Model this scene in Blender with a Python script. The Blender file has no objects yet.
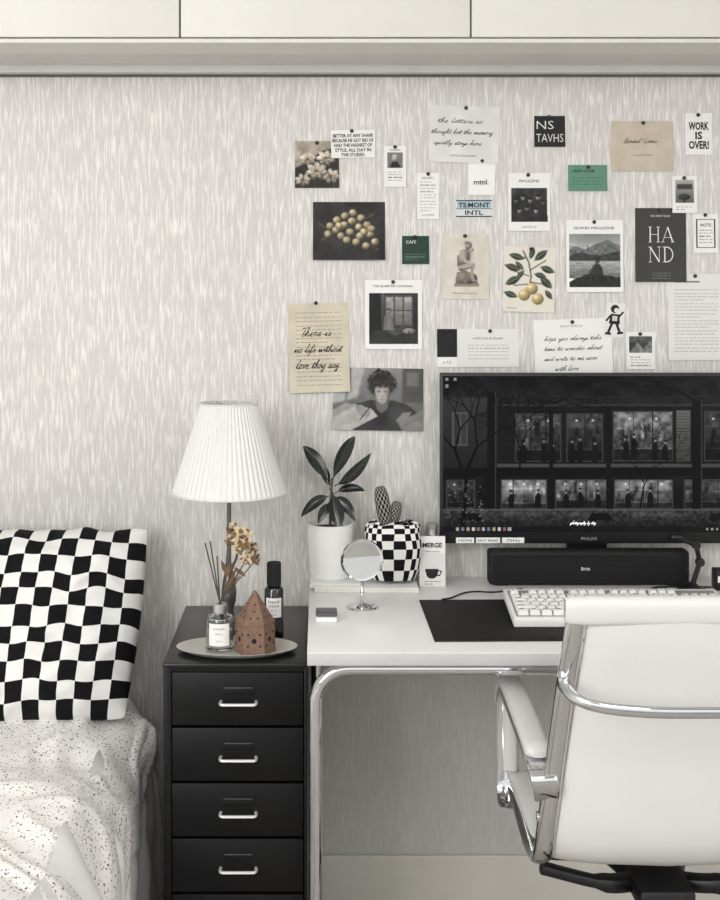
import bpy, bmesh, math, random
import numpy as np
from mathutils import Vector, Matrix, noise
random.seed(7); rng=np.random.RandomState(5)
S=bpy.context.scene; C=S.collection
try:
    S.view_settings.view_transform='Standard'; S.view_settings.look='None'
except Exception: pass
F=1290.; CX=320.; HY=271.; ZC=1.47; CD=3.0
PI=math.pi
def wp(px,py,Y):
    d=CD+Y; return Vector(((px-CX)*d/F, Y, ZC-(py-HY)*d/F))
def lin(c):
    c=np.asarray(c,float)/255.
    return np.where(c<=.04045,c/12.92,((c+.055)/1.055)**2.4)
# ---------------- materials
def mat(name,col,rough=.5,metal=0,var=.04,ns=12,bump=0,bs=200,coat=0,trans=0,spec=.5,emit=0,sheen=0):
    m=bpy.data.materials.new(name); m.use_nodes=True; nt=m.node_tree; N=nt.nodes; L=nt.links
    b=N['Principled BSDF']; tc=N.new('ShaderNodeTexCoord')
    c=lin(col)
    no=N.new('ShaderNodeTexNoise'); no.inputs['Scale'].default_value=ns; no.inputs['Detail'].default_value=3
    L.new(tc.outputs['Object'],no.inputs['Vector'])
    r=N.new('ShaderNodeValToRGB'); r.color_ramp.elements[0].position=.3; r.color_ramp.elements[1].position=.7
    r.color_ramp.elements[0].color=(*np.clip(c*(1-var),0,1),1); r.color_ramp.elements[1].color=(*np.clip(c*(1+var),0,1),1)
    L.new(no.outputs['Fac'],r.inputs['Fac']); L.new(r.outputs['Color'],b.inputs['Base Color'])
    b.inputs['Roughness'].default_value=rough; b.inputs['Metallic'].default_value=metal
    b.inputs['Coat Weight'].default_value=coat; b.inputs['Transmission Weight'].default_value=trans
    b.inputs['Specular IOR Level'].default_value=spec; b.inputs['Sheen Weight'].default_value=sheen
    if emit:
        L.new(r.outputs['Color'],b.inputs['Emission Color']); b.inputs['Emission Strength'].default_value=emit
    if bump:
        n2=N.new('ShaderNodeTexNoise'); n2.inputs['Scale'].default_value=bs; n2.inputs['Detail'].default_value=4
        L.new(tc.outputs['Object'],n2.inputs['Vector'])
        bp=N.new('ShaderNodeBump'); bp.inputs['Strength'].default_value=bump; bp.inputs['Distance'].default_value=.002
        L.new(n2.outputs['Fac'],bp.inputs['Height']); L.new(bp.outputs['Normal'],b.inputs['Normal'])
    return m
def wallpaper(name='wallpaper',c0=(209,206,202),c1=(238,236,232),bump=.55):
    m=bpy.data.materials.new(name); m.use_nodes=True; nt=m.node_tree; N=nt.nodes; L=nt.links
    b=N['Principled BSDF']; b.inputs['Roughness'].default_value=.42; b.inputs['Specular IOR Level'].default_value=.4
    tc=N.new('ShaderNodeTexCoord')
    def nz(sx,sz,det,rough=.5,dist=0):
        mp=N.new('ShaderNodeMapping'); mp.inputs['Scale'].default_value=(sx,sx,sz)
        L.new(tc.outputs['Object'],mp.inputs['Vector'])
        n=N.new('ShaderNodeTexNoise'); n.inputs['Scale'].default_value=1; n.inputs['Detail'].default_value=det
        n.inputs['Roughness'].default_value=rough; n.inputs['Distortion'].default_value=dist
        L.new(mp.outputs['Vector'],n.inputs['Vector']); return n.outputs['Fac']
    a1=nz(220,15,1); a2=nz(150,20,1); c=nz(560,30,2); e=nz(3,2.2,2)
    mxa=N.new('ShaderNodeMath'); mxa.operation='MAXIMUM'; L.new(a1,mxa.inputs[0]); L.new(a2,mxa.inputs[1]); a=mxa.outputs[0]
    r=N.new('ShaderNodeValToRGB'); r.color_ramp.elements[0].position=.52; r.color_ramp.elements[1].position=.72
    r.color_ramp.elements[0].color=(*lin(c0),1); r.color_ramp.elements[1].color=(*lin(c1),1)
    L.new(a,r.inputs['Fac'])
    r2=N.new('ShaderNodeValToRGB'); r2.color_ramp.elements[0].position=.35; r2.color_ramp.elements[1].position=.6
    r2.color_ramp.elements[0].color=(.95,.95,.95,1); r2.color_ramp.elements[1].color=(1,1,1,1)
    L.new(c,r2.inputs['Fac'])
    mx=N.new('ShaderNodeMixRGB'); mx.blend_type='MULTIPLY'; mx.inputs[0].default_value=.9
    L.new(r.outputs[0],mx.inputs[1]); L.new(r2.outputs[0],mx.inputs[2])
    r3=N.new('ShaderNodeValToRGB'); r3.color_ramp.elements[0].position=.3; r3.color_ramp.elements[1].position=.7
    r3.color_ramp.elements[0].color=(.97,.97,.97,1); r3.color_ramp.elements[1].color=(1,1,1,1)
    L.new(e,r3.inputs['Fac'])
    m2=N.new('ShaderNodeMixRGB'); m2.blend_type='MULTIPLY'; m2.inputs[0].default_value=1
    L.new(mx.outputs[0],m2.inputs[1]); L.new(r3.outputs[0],m2.inputs[2]); L.new(m2.outputs[0],b.inputs['Base Color'])
    bp=N.new('ShaderNodeBump'); bp.inputs['Strength'].default_value=bump; bp.inputs['Distance'].default_value=.0012
    L.new(a,bp.inputs['Height']); L.new(bp.outputs['Normal'],b.inputs['Normal'])
    return m
def checker(name,nu,nv,dark=(16,16,18),light=(238,237,234)):
    m=bpy.data.materials.new(name); m.use_nodes=True; nt=m.node_tree; N=nt.nodes; L=nt.links
    b=N['Principled BSDF']; b.inputs['Roughness'].default_value=.85; b.inputs['Specular IOR Level'].default_value=.2
    tc=N.new('ShaderNodeTexCoord'); mp=N.new('ShaderNodeMapping'); mp.inputs['Scale'].default_value=(nu,nv,0); mp.inputs['Location'].default_value=(.001,.001,.5)
    ck=N.new('ShaderNodeTexChecker'); ck.inputs['Scale'].default_value=1
    ck.inputs['Color1'].default_value=(*lin(dark),1); ck.inputs['Color2'].default_value=(*lin(light),1)
    L.new(tc.outputs['UV'],mp.inputs['Vector']); L.new(mp.outputs[0],ck.inputs['Vector']); L.new(ck.outputs['Color'],b.inputs['Base Color'])
    n2=N.new('ShaderNodeTexNoise'); n2.inputs['Scale'].default_value=600; L.new(tc.outputs['Object'],n2.inputs['Vector'])
    bp=N.new('ShaderNodeBump'); bp.inputs['Strength'].default_value=.2; bp.inputs['Distance'].default_value=.001
    L.new(n2.outputs['Fac'],bp.inputs['Height']); L.new(bp.outputs['Normal'],b.inputs['Normal'])
    return m
def speckle():
    m=bpy.data.materials.new('speckled_cotton'); m.use_nodes=True; nt=m.node_tree; N=nt.nodes; L=nt.links
    b=N['Principled BSDF']; b.inputs['Roughness'].default_value=.95; b.inputs['Specular IOR Level'].default_value=.1
    tc=N.new('ShaderNodeTexCoord')
    def spots(sc,th,c0):
        n=N.new('ShaderNodeTexNoise'); n.inputs['Scale'].default_value=sc*1.6; L.new(tc.outputs['Object'],n.inputs['Vector'])
        mxv=N.new('ShaderNodeMixRGB'); mxv.inputs[0].default_value=.007; L.new(tc.outputs['Object'],mxv.inputs[1]); L.new(n.outputs['Color'],mxv.inputs[2])
        v=N.new('ShaderNodeTexVoronoi'); v.inputs['Scale'].default_value=sc; L.new(mxv.outputs[0],v.inputs['Vector'])
        lt=N.new('ShaderNodeMath'); lt.operation='LESS_THAN'; lt.inputs[1].default_value=th; L.new(v.outputs['Distance'],lt.inputs[0])
        sp=N.new('ShaderNodeSeparateColor'); L.new(v.outputs['Color'],sp.inputs[0])
        gt=N.new('ShaderNodeMath'); gt.operation='GREATER_THAN'; gt.inputs[1].default_value=c0; L.new(sp.outputs[0],gt.inputs[0])
        mu=N.new('ShaderNodeMath'); mu.operation='MULTIPLY'; L.new(lt.outputs[0],mu.inputs[0]); L.new(gt.outputs[0],mu.inputs[1])
        return mu.outputs[0]
    m1=N.new('ShaderNodeMixRGB'); m1.inputs[1].default_value=(*lin((246,244,241)),1); m1.inputs[2].default_value=(*lin((104,82,76)),1)
    L.new(spots(150,.29,.52),m1.inputs[0])
    m2=N.new('ShaderNodeMixRGB'); m2.inputs[2].default_value=(*lin((160,146,140)),1)
    L.new(m1.outputs[0],m2.inputs[1]); L.new(spots(195,.27,.55),m2.inputs[0])
    L.new(m2.outputs[0],b.inputs['Base Color'])
    return m
def attrmat(name,rough=.6,emit=0,coat=0):
    m=bpy.data.materials.new(name); m.use_nodes=True; nt=m.node_tree; N=nt.nodes; L=nt.links
    b=N['Principled BSDF']; b.inputs['Roughness'].default_value=rough; b.inputs['Coat Weight'].default_value=coat
    a=N.new('ShaderNodeAttribute'); a.attribute_name='Col'
    if emit:
        b.inputs['Base Color'].default_value=(.004,.004,.004,1); L.new(a.outputs['Color'],b.inputs['Emission Color']); b.inputs['Emission Strength'].default_value=emit
        b.inputs['Specular IOR Level'].default_value=.1
    else:
        L.new(a.outputs['Color'],b.inputs['Base Color']); b.inputs['Specular IOR Level'].default_value=.3
    return m
M=dict(
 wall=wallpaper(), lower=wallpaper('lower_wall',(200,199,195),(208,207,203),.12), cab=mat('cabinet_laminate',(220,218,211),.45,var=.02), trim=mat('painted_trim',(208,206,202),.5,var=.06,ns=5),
 alu=mat('pale_trim',(212,210,207),.45,var=.04), line=mat('shadow_gap',(96,94,92),.7), base=mat('baseboard',(218,215,206),.5,var=.03), floor=mat('wood_floor',(176,170,162),.5,var=.12,ns=4),
 ceil=mat('ceiling_paint',(228,227,225),.8), plain=mat('wall_paint',(224,223,221),.8),
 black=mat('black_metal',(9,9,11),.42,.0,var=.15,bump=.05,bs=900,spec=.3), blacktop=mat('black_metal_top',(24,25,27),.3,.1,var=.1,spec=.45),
 steel=mat('steel',(210,210,211),.28,.9,var=.03), silver=mat('bright_silver',(236,236,237),.32,.45,var=.02), chrome=mat('chrome',(214,215,217),.06,1,var=.02), pewter=mat('pale_tray_metal',(208,206,201),.4,.35,var=.06,ns=30),
 darksteel=mat('dark_steel',(112,111,110),.3,.7,var=.05),
 shade=mat('lamp_fabric',(230,229,226),.95,var=.01,bump=.1,bs=700,spec=.1), white=mat('white_plastic',(240,240,239),.4,var=.02), desk=mat('white_desktop',(240,240,239),.32,var=.015),
 deskedge=mat('desk_edge',(196,196,195),.45), ceramic=mat('white_ceramic',(240,240,238),.25,var=.01,coat=.3),
 soil=mat('soil',(60,48,38),.95,var=.5,ns=120,bump=.8,bs=150), leaf=mat('dark_leaf',(24,31,27),.2,var=.3,ns=25,coat=.4), stem=mat('stem',(78,72,54),.7,var=.2),
 leather=mat('white_leather',(224,223,221),.4,var=.01,bump=.08,bs=350), rubber=mat('black_plastic',(15,15,17),.42,var=.1), matte=mat('matte_black',(10,10,12),.7,var=.15,bump=.3,bs=1500),
 glass=mat('clear_glass',(244,246,245),.04,trans=1,var=0), label=mat('label_paper',(240,239,236),.7,var=.02), ink=mat('ink',(24,24,26),.8), softink=mat('soft_ink',(74,72,70),.8), grey=mat('grey_ink',(120,118,114),.8),
 whiteink=mat('white_ink',(232,230,225),.7), brown=mat('brown_wood',(122,94,78),.6,var=.2,ns=60,bump=.3,bs=250), hole=mat('dark_hole',(24,18,15),.9),
 reed=mat('reed',(84,76,66),.8), petal=mat('dried_petal',(198,180,150),.85,var=.3,ns=90), petal2=mat('dried_brown',(118,92,66),.9,var=.3,ns=90),
 mirror=mat('mirror_glass',(225,228,230),.02,1,var=0), sheet=mat('white_sheet',(247,246,245),.9,var=.01,bump=.1,bs=300), speck=speckle(),
 mattress=mat('mattress_ticking',(225,223,219),.9), wood=mat('bed_wood',(190,170,140),.6,var=.1), paper=mat('page_edges',(226,222,212),.8,var=.08,ns=300),
 greendark=mat('green_ink',(30,60,46),.7), pillowc=checker('checked_cotton',19,11), pouchc=checker('checked_quilt',24,8), scarfc=checker('checked_scarf',22,15,(22,22,24),(150,147,140)),
 pic=attrmat('printed_paper',.55), scr=attrmat('screen_glow',.25,emit=1.05,coat=.03), kb=mat('keycap',(240,240,238),.45,var=.02), dial=mat('grey_plastic',(150,150,150),.5),
 pin=mat('pin_metal',(60,58,56),.35,.6))
# ---------------- mesh helpers
def smoothpts(pts,n=8):
    pts=[Vector(p) for p in pts]; out=[]
    for i in range(len(pts)-1):
        p0=pts[max(i-1,0)]; p1=pts[i]; p2=pts[i+1]; p3=pts[min(i+2,len(pts)-1)]
        for k in range(n):
            t=k/n; out.append(.5*((2*p1)+(p2-p0)*t+(2*p0-5*p1+4*p2-p3)*t*t+(3*p1-p0-3*p2+p3)*t**3))
    out.append(pts[-1]); return out
class MB:
    def __init__(s): s.bm=bmesh.new(); s.uv=s.bm.loops.layers.uv.new('UVMap')
    def _merge(s,t,mi,Mx=None):
        for f in t.faces: f.material_index=mi
        if Mx is not None: bmesh.ops.transform(t,matrix=Mx,verts=t.verts)
        me=bpy.data.meshes.new('tmp'); t.to_mesh(me); t.free(); s.bm.from_mesh(me); bpy.data.meshes.remove(me); return s
    def box(s,x0,x1,y0,y1,z0,z1,bev=0,seg=2,mi=0,Mx=None):
        t=bmesh.new(); bmesh.ops.create_cube(t,size=1)
        bmesh.ops.transform(t,matrix=Matrix.Translation(((x0+x1)/2,(y0+y1)/2,(z0+z1)/2))@Matrix.Diagonal((abs(x1-x0),abs(y1-y0),abs(z1-z0),1)),verts=t.verts)
        if bev: bmesh.ops.bevel(t,geom=list(t.edges),offset=bev,segments=seg,affect='EDGES',profile=.5)
        return s._merge(t,mi,Mx)
    def lathe(s,prof,c=(0,0,0),segs=40,mi=0,Mx=None,mod=None,sx=1,sy=1):
        t=bmesh.new(); rings=[]
        for (r,z) in prof:
            if r<1e-6: rings.append([t.verts.new((0,0,z))])
            else:
                rings.append([t.verts.new(((r+(mod(2*PI*k/segs,z) if mod else 0))*math.cos(2*PI*k/segs)*sx,(r+(mod(2*PI*k/segs,z) if mod else 0))*math.sin(2*PI*k/segs)*sy,z)) for k in range(segs)])
        for a,b in zip(rings,rings[1:]):
            if len(a)==1 and len(b)==1: continue
            for k in range(segs):
                k2=(k+1)%segs
                if len(a)==1: t.faces.new((a[0],b[k],b[k2]))
                elif len(b)==1: t.faces.new((a[k],a[k2],b[0]))
                else: t.faces.new((a[k],a[k2],b[k2],b[k]))
        m=Matrix.Translation(c)
        return s._merge(t,mi,m@Mx if Mx is not None else m)
    def sweep(s,pts,r1,r2=None,side=None,segs=10,closed=False,mi=0,sq=1.0):
        pts=[Vector(p) for p in pts]; n=len(pts); t=bmesh.new(); rings=[]; prev=None
        for i,p in enumerate(pts):
            if closed: tg=(pts[(i+1)%n]-pts[i-1])
            else: tg=pts[min(i+1,n-1)]-pts[max(i-1,0)]
            tg.normalize()
            if side is not None:
                a=Vector(side)-tg*Vector(side).dot(tg)
                a.normalize()
            elif prev is None:
                a=tg.orthogonal().normalized()
            else:
                a=(prev-tg*prev.dot(tg)).normalized()
            prev=a; b=tg.cross(a)
            ra=r1[i] if hasattr(r1,'__len__') else r1
            rb=ra if r2 is None else (r2[i] if hasattr(r2,'__len__') else r2)
            ring=[]
            for k in range(segs):
                th=2*PI*(k+.5)/segs; ca,sa=math.cos(th),math.sin(th)
                if sq!=1: ca=math.copysign(abs(ca)**sq,ca); sa=math.copysign(abs(sa)**sq,sa)
                ring.append(t.verts.new(p+a*ca*ra+b*sa*rb))
            rings.append(ring)
        for i in range(n if closed else n-1):
            a=rings[i]; b=rings[(i+1)%n]
            for k in range(segs): t.faces.new((a[k],a[(k+1)%segs],b[(k+1)%segs],b[k]))
        if not closed:
            t.faces.new(rings[0][::-1]); t.faces.new(rings[-1])
        return s._merge(t,mi)
    def grid(s,fn,nu,nv,mi=0):
        vs=[[s.bm.verts.new(fn(i/nu,j/nv)) for j in range(nv+1)] for i in range(nu+1)]
        for i in range(nu):
            for j in range(nv):
                f=s.bm.faces.new((vs[i][j],vs[i+1][j],vs[i+1][j+1],vs[i][j+1])); f.material_index=mi
                for l,(a,b) in zip(f.loops,((i,j),(i+1,j),(i+1,j+1),(i,j+1))): l[s.uv].uv=(a/nu,b/nv)
        return s
    def sphere(s,c,r,mi=0,sub=2,sc=(1,1,1),Mx=None):
        t=bmesh.new(); bmesh.ops.create_icosphere(t,subdivisions=sub,radius=r)
        m=Matrix.Translation(c)@(Mx if Mx is not None else Matrix())@Matrix.Diagonal((*sc,1))
        return s._merge(t,mi,m)
    def text(s,st,cx,cz,y,h,w=None,shear=0,bold=0,mi=0,fn=None,flat=False):
        vs,fs=glyph(st,shear,bold)
        if not vs: return s
        sy=h/.7; sx=sy if w is None else w/max(1e-6,max(v[0] for v in vs)-min(v[0] for v in vs))
        mx=(max(v[0] for v in vs)+min(v[0] for v in vs))/2
        out=[]
        for v in vs:
            lx=cx+(v[0]-mx)*sx; lz=cz+(v[1]-.35)*sy
            p=Vector((lx,y,lz)) if not flat else Vector((lx,lz,y))
            out.append(s.bm.verts.new(fn(p) if fn else p))
        for f in fs:
            try:
                ff=s.bm.faces.new([out[k] for k in f]); ff.material_index=mi
            except ValueError: pass
        return s
    def ribbon(s,pts,w,y,fn=None):
        n=len(pts); L=[];R=[]
        for i in range(n):
            a=pts[max(i-1,0)]; b=pts[min(i+1,n-1)]; dx,dz=b[0]-a[0],b[1]-a[1]; l=math.hypot(dx,dz) or 1e-9
            ww=w[i] if hasattr(w,'__len__') else w
            for lst,sg in ((L,1),(R,-1)):
                p=Vector((pts[i][0]-dz/l*ww*sg,y,pts[i][1]+dx/l*ww*sg)); lst.append(s.bm.verts.new(fn(p) if fn else p))
        for i in range(n-1): s.bm.faces.new((R[i],R[i+1],L[i+1],L[i]))
        return s
HW={
'a':([(0,.1),(.4,.75),(.75,.92),(.35,.85),(.15,.35),(.35,0),(.7,.4),(.8,.95),(.78,.25),(.95,.05)],.95),
'b':([(0,.1),(.3,1.2),(.45,2.1),(.27,1.9),(.2,.6),(.3,0),(.65,.2),(.65,.8),(.5,.85),(.85,.7)],.85),
'c':([(0,.1),(.4,.8),(.65,.9),(.3,.85),(.15,.3),(.4,0),(.8,.1)],.8),
'd':([(0,.1),(.35,.75),(.7,.9),(.3,.8),(.15,.3),(.4,0),(.7,.5),(.88,2.1),(.78,.4),(1,.05)],1),
'e':([(0,.1),(.4,.4),(.58,.8),(.4,1),(.2,.6),(.25,.1),(.5,0),(.8,.15)],.78),
'f':([(0,.1),(.35,1),(.6,2),(.4,2.1),(.3,1),(.2,-.8),(.05,-.9),(.3,-.1),(.7,.1)],.65),
'g':([(0,.1),(.35,.75),(.7,.9),(.3,.8),(.15,.3),(.4,.05),(.7,.6),(.65,-.6),(.35,-1),(.2,-.7),(.9,.1)],.9),
'h':([(0,.1),(.35,1.2),(.5,2.1),(.3,1.9),(.2,0),(.35,.7),(.6,.95),(.66,.5),(.66,.05),(.9,.1)],.9),
'i':([(0,.1),(.25,.9),(.25,.2),(.5,.05)],.48),
'k':([(0,.1),(.35,1.2),(.5,2.1),(.3,1.9),(.2,0),(.3,.6),(.6,.9),(.35,.5),(.7,0),(.9,.1)],.85),
'l':([(0,.1),(.3,1.2),(.45,2.1),(.3,2),(.2,.4),(.35,0),(.6,.1)],.55),
'm':([(0,.1),(.15,.9),(.15,0),(.35,.8),(.5,.9),(.5,0),(.7,.8),(.88,.9),(.88,.1),(1.1,.05)],1.1),
'n':([(0,.1),(.15,.9),(.17,0),(.4,.8),(.6,.9),(.62,.1),(.85,.05)],.85),
'o':([(0,.1),(.3,.8),(.5,.95),(.2,.7),(.2,.1),(.5,0),(.7,.5),(.5,.95),(.9,.8)],.85),
'p':([(0,.1),(.25,.95),(.2,0),(.1,-1),(.25,.5),(.5,.95),(.7,.6),(.5,0),(.3,.05),(.9,.1)],.85),
'q':([(0,.1),(.35,.75),(.7,.9),(.3,.8),(.15,.3),(.4,0),(.7,.6),(.6,-1),(.9,.1)],.9),
'r':([(0,.1),(.2,.95),(.25,.8),(.5,.85),(.45,.2),(.7,.05)],.65),
's':([(0,.1),(.4,1),(.35,.7),(.6,.3),(.4,0),(.15,.1),(.7,.08)],.65),
't':([(0,.1),(.3,1.6),(.25,.3),(.4,0),(.6,.1)],.55),
'u':([(0,.1),(.15,.9),(.15,.2),(.35,0),(.65,.9),(.65,.15),(.9,.05)],.88),
'v':([(0,.1),(.15,.9),(.3,0),(.6,.9),(.8,.8)],.75),
'w':([(0,.1),(.12,.9),(.25,0),(.5,.8),(.65,0),(.95,.9),(1.1,.8)],1.05),
'y':([(0,.1),(.15,.9),(.2,.2),(.4,.1),(.7,.9),(.6,-.6),(.3,-1),(.2,-.7),(.85,.1)],.85),
'z':([(0,.1),(.15,.9),(.6,.85),(.1,.0),(.7,.05)],.7),
'T':([(-.1,1.9),(.5,2.05),(1.2,2.1),(.6,2.0),(.5,1),(.4,0),(.55,-.05),(.7,.1)],.8),
'B':([(.1,0),(.4,2.1),(.9,2.1),(.9,1.4),(.4,1.1),(1,1),(.95,.2),(.2,0),(.9,.0),(1.2,.1)],1.2),
'G':([(1.1,1.8),(.7,2.1),(.2,1.4),(.2,.4),(.6,0),(1,.5),(1,.9),(.7,.9),(1,.9),(.95,0),(1.3,.1)],1.3)}
def cursive(mb,st,cx,cz,y,h,w,pen,shear=.45,fn=None):
    x=0; strokes=[]; cur=[]
    for ch in st:
        if ch==' ':
            if cur: strokes.append(cur); cur=[]
            x+=.7; continue
        P,adv=HW.get(ch,HW['e']); j=random.uniform(-.06,.06)
        cur+=[(x+px_,py_*(1+j)+random.uniform(-.03,.03)) for px_,py_ in (P if not cur else P[1:])]
        if ch=='t': strokes.append([(x-.05,1.15),(x+.6,1.3)])
        if ch=='i': strokes.append([(x+.36,1.35),(x+.42,1.5)])
        x+=adv
    if cur: strokes.append(cur)
    k=w/(x+.2)
    for s_ in strokes:
        pts=smoothpts([(a*k+shear*b*h,0,b*h) for a,b in s_],5) if len(s_)>2 else [Vector((a*k+shear*b*h,0,b*h)) for a,b in s_]
        pp=[(cx-w/2+p.x,cz+p.z+random.uniform(-1,1)*pen*.1) for p in pts]; n=len(pp)
        mb.ribbon(pp,[pen*(.7+.35*math.sin(i*.7)) for i in range(n)],y,fn)
_g={}
def glyph(st,shear,bold):
    k=(st,shear,bold)
    if k in _g: return _g[k]
    cu=bpy.data.curves.new('t','FONT'); cu.body=st; cu.shear=shear; cu.offset=bold; cu.resolution_u=2; cu.size=1
    ob=bpy.data.objects.new('t',cu); C.objects.link(ob)
    dg=bpy.context.evaluated_depsgraph_get(); me=bpy.data.meshes.new_from_object(ob.evaluated_get(dg))
    vs=[tuple(v.co) for v in me.vertices]; fs=[tuple(p.vertices) for p in me.polygons]
    bpy.data.objects.remove(ob); bpy.data.curves.remove(cu); bpy.data.meshes.remove(me)
    _g[k]=(vs,fs); return _g[k]
WL={}
def obj(name,mb,mats,parent=None,local=False,smooth=True,angle=.6,dbl=0,loc=None,recalc=True):
    bm=mb.bm
    if dbl: bmesh.ops.remove_doubles(bm,verts=bm.verts,dist=dbl)
    if recalc: bmesh.ops.recalc_face_normals(bm,faces=bm.faces)
    if smooth:
        for f in bm.faces: f.smooth=True
        for e in bm.edges:
            if len(e.link_faces)==2 and e.calc_face_angle(0)>angle: e.smooth=False
    if parent is not None: o0=WL[parent] if not local else Vector((0,0,0))
    elif loc is not None: o0=Vector(loc) if not local else Vector((0,0,0))
    else:
        xs=[v.co for v in bm.verts]; o0=Vector(((min(v.x for v in xs)+max(v.x for v in xs))/2,(min(v.y for v in xs)+max(v.y for v in xs))/2,min(v.z for v in xs)))
    if o0.length: bmesh.ops.translate(bm,verts=bm.verts,vec=-o0)
    me=bpy.data.meshes.new(name); bm.to_mesh(me); bm.free()
    for m in (mats if isinstance(mats,(list,tuple)) else [mats]): me.materials.append(M[m] if isinstance(m,str) else m)
    o=bpy.data.objects.new(name,me); C.objects.link(o)
    if parent is not None: o.parent=parent; WL[o]=WL[parent]
    else:
        o.location=o0 if not local else Vector(loc or (0,0,0)); WL[o]=Vector(o.location)
    return o
def thing(name,label,cat,loc,group=None,rot=None):
    o=bpy.data.objects.new(name,None); C.objects.link(o); o.location=loc; o.empty_display_size=.05
    if rot: o.rotation_euler=rot
    o['label']=label; o['category']=cat
    if group: o['group']=group
    WL[o]=Vector(loc); return o
def tag(o,label,cat,group=None):
    o['label']=label; o['category']=cat
    if group: o['group']=group
    return o
def struct(name,mb,m):
    o=obj(name,mb,m,smooth=False); o['kind']='structure'; return o
def B(*a,**k): return MB().box(*a,**k)
# ---------------- room
XL,XR,YF,ZT=-1.7,1.9,-3.6,2.42
struct('floor',B(XL,XR,YF,0,-.05,0),'floor')
struct('ceiling',B(XL,XR,YF,0,ZT,ZT+.05),'ceil')
struct('wall_back',B(XL,XR,0,.08,0,ZT),'wall')
struct('wall_left',B(XL-.08,XL,YF,0,0,ZT),'plain')
struct('wall_right',B(XR,XR+.08,YF,0,0,ZT),'plain')
struct('baseboard_back',B(XL,XR,-.012,0,0,.115,bev=.002),'base')
struct('wall_under_desk',B(-.02,XR,-.0015,0,.116,.735),'lower')  # thin slab of flatter, slightly darker wallpaper below the desktop
# ---------------- wall cabinets
edges=[-1.484,-.886,-.288,.310,.908,1.506]
cl=['white wall cabinet outermost to the left above the bed','white wall cabinet above the bed, left of the vertical door gap over the lamp',
 'white wall cabinet in the middle, over the pinned cards','white wall cabinet over the monitor, at the right','white wall cabinet outermost to the right']
for i in range(5):
    a,b=edges[i],edges[i+1]
    t=thing('wall_cabinet',cl[i],'cabinet',((a+b)/2,-.175,1.949))
    obj('body',B(a+.0005,b-.0005,-.331,-.001,1.949,ZT-.002),'cab',t,smooth=False)
    obj('door',B(a+.002,b-.002,-.35,-.332,1.951,ZT-.004,bev=.0015),'cab',t)
struct('trim_1',B(edges[0],edges[-1],-.345,-.206,1.940,1.9485,bev=.001),'cab')
struct('trim_2',B(edges[0],edges[-1],-.200,-.046,1.943,1.9485,bev=.001),'trim')
struct('trim_3',B(edges[0],edges[-1],-.040,-.001,1.926,1.9485,bev=.003),'alu')
struct('shadow_strip',B(edges[0],edges[-1],-.008,-.0005,1.9205,1.9255),'line')  # dark strip, paints the shadow line where the cabinet underside meets the wall
# ---------------- bed
bed=thing('bed','low bed with white mattress and loose ruffled white valance, headed against the wall','bed',(-1.0,-1.1,0))
obj('mattress',B(-1.6,-.45,-2.1,-.03,.22,.480,bev=.04,seg=4),'mattress',bed)
f=MB(); f.box(-1.62,-.44,-2.12,-.02,.12,.215,bev=.008); obj('frame',f,'wood',bed)
for x in (-1.58,-.48):
    for y in (-2.06,-.08): obj('leg',B(x-.025,x+.025,y-.025,y+.025,0,.125,bev=.004),'wood',bed)
def val(u,v):
    Y=-.02-2.08*u; k=min(1,v*3.2)
    ph=Y*62+1.3*math.sin(Y*11)
    x=-.450+.062*math.sin(k*PI/2)+k*(.0075*math.sin(ph+v*1.5)+.004*math.sin(Y*21+1))+v*.034
    z=.492-.472*v+(.010*math.sin(ph*.5+1)+.014*noise.noise(Vector((Y*9,v*6,1))))*(1-v)
    x+=.012*noise.noise(Vector((Y*8,v*5,7)))*k
    return Vector((x,Y,z))
obj('valance',MB().grid(val,420,30),'sheet',bed,angle=3)
def ridge(x,y,z): return (1-min(1,abs(noise.noise(Vector((x,y,z))))*4))**2
def duv(u,v):
    Y=-.17-1.98*v
    s=u*1.42
    wr=.034*noise.noise(Vector((s*2.8,Y*2.8,0)))+.016*noise.noise(Vector((s*6.5,Y*5.5,3)))+.005*noise.noise(Vector((s*15,Y*10,8)))
    wr+=.013*ridge(s*3.2+Y*1.6,Y*3.4,5)+.009*ridge(s*5-Y*2.2,Y*5+s*2,11)
    if s<1.14:
        x=-1.60+s; z=.508+wr
        if s>.92: z-= .030*((s-.92)/.22)**2
    else:
        q=(s-1.14)/.28
        drop=min(.30,.05+.42*max(0,-Y-.17))+.014*math.sin(Y*15)+.012*math.sin(Y*31+1)
        x=-.46+.070*math.sin(min(1,q*1.5)*PI*.5)+.014*q+.008*q*math.sin(Y*26+wr*22)+wr*.35; z=.478+wr*(1-q)-drop*(q**1.3)
    return Vector((x,Y,z))
o=obj('duvet',MB().grid(duv,200,240),'speck',angle=3)
sm=o.modifiers.new('thick','SOLIDIFY'); sm.thickness=.010; sm.offset=1
tag(o,'rumpled white duvet with fine dark speckles spread over the bed','duvet')
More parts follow.
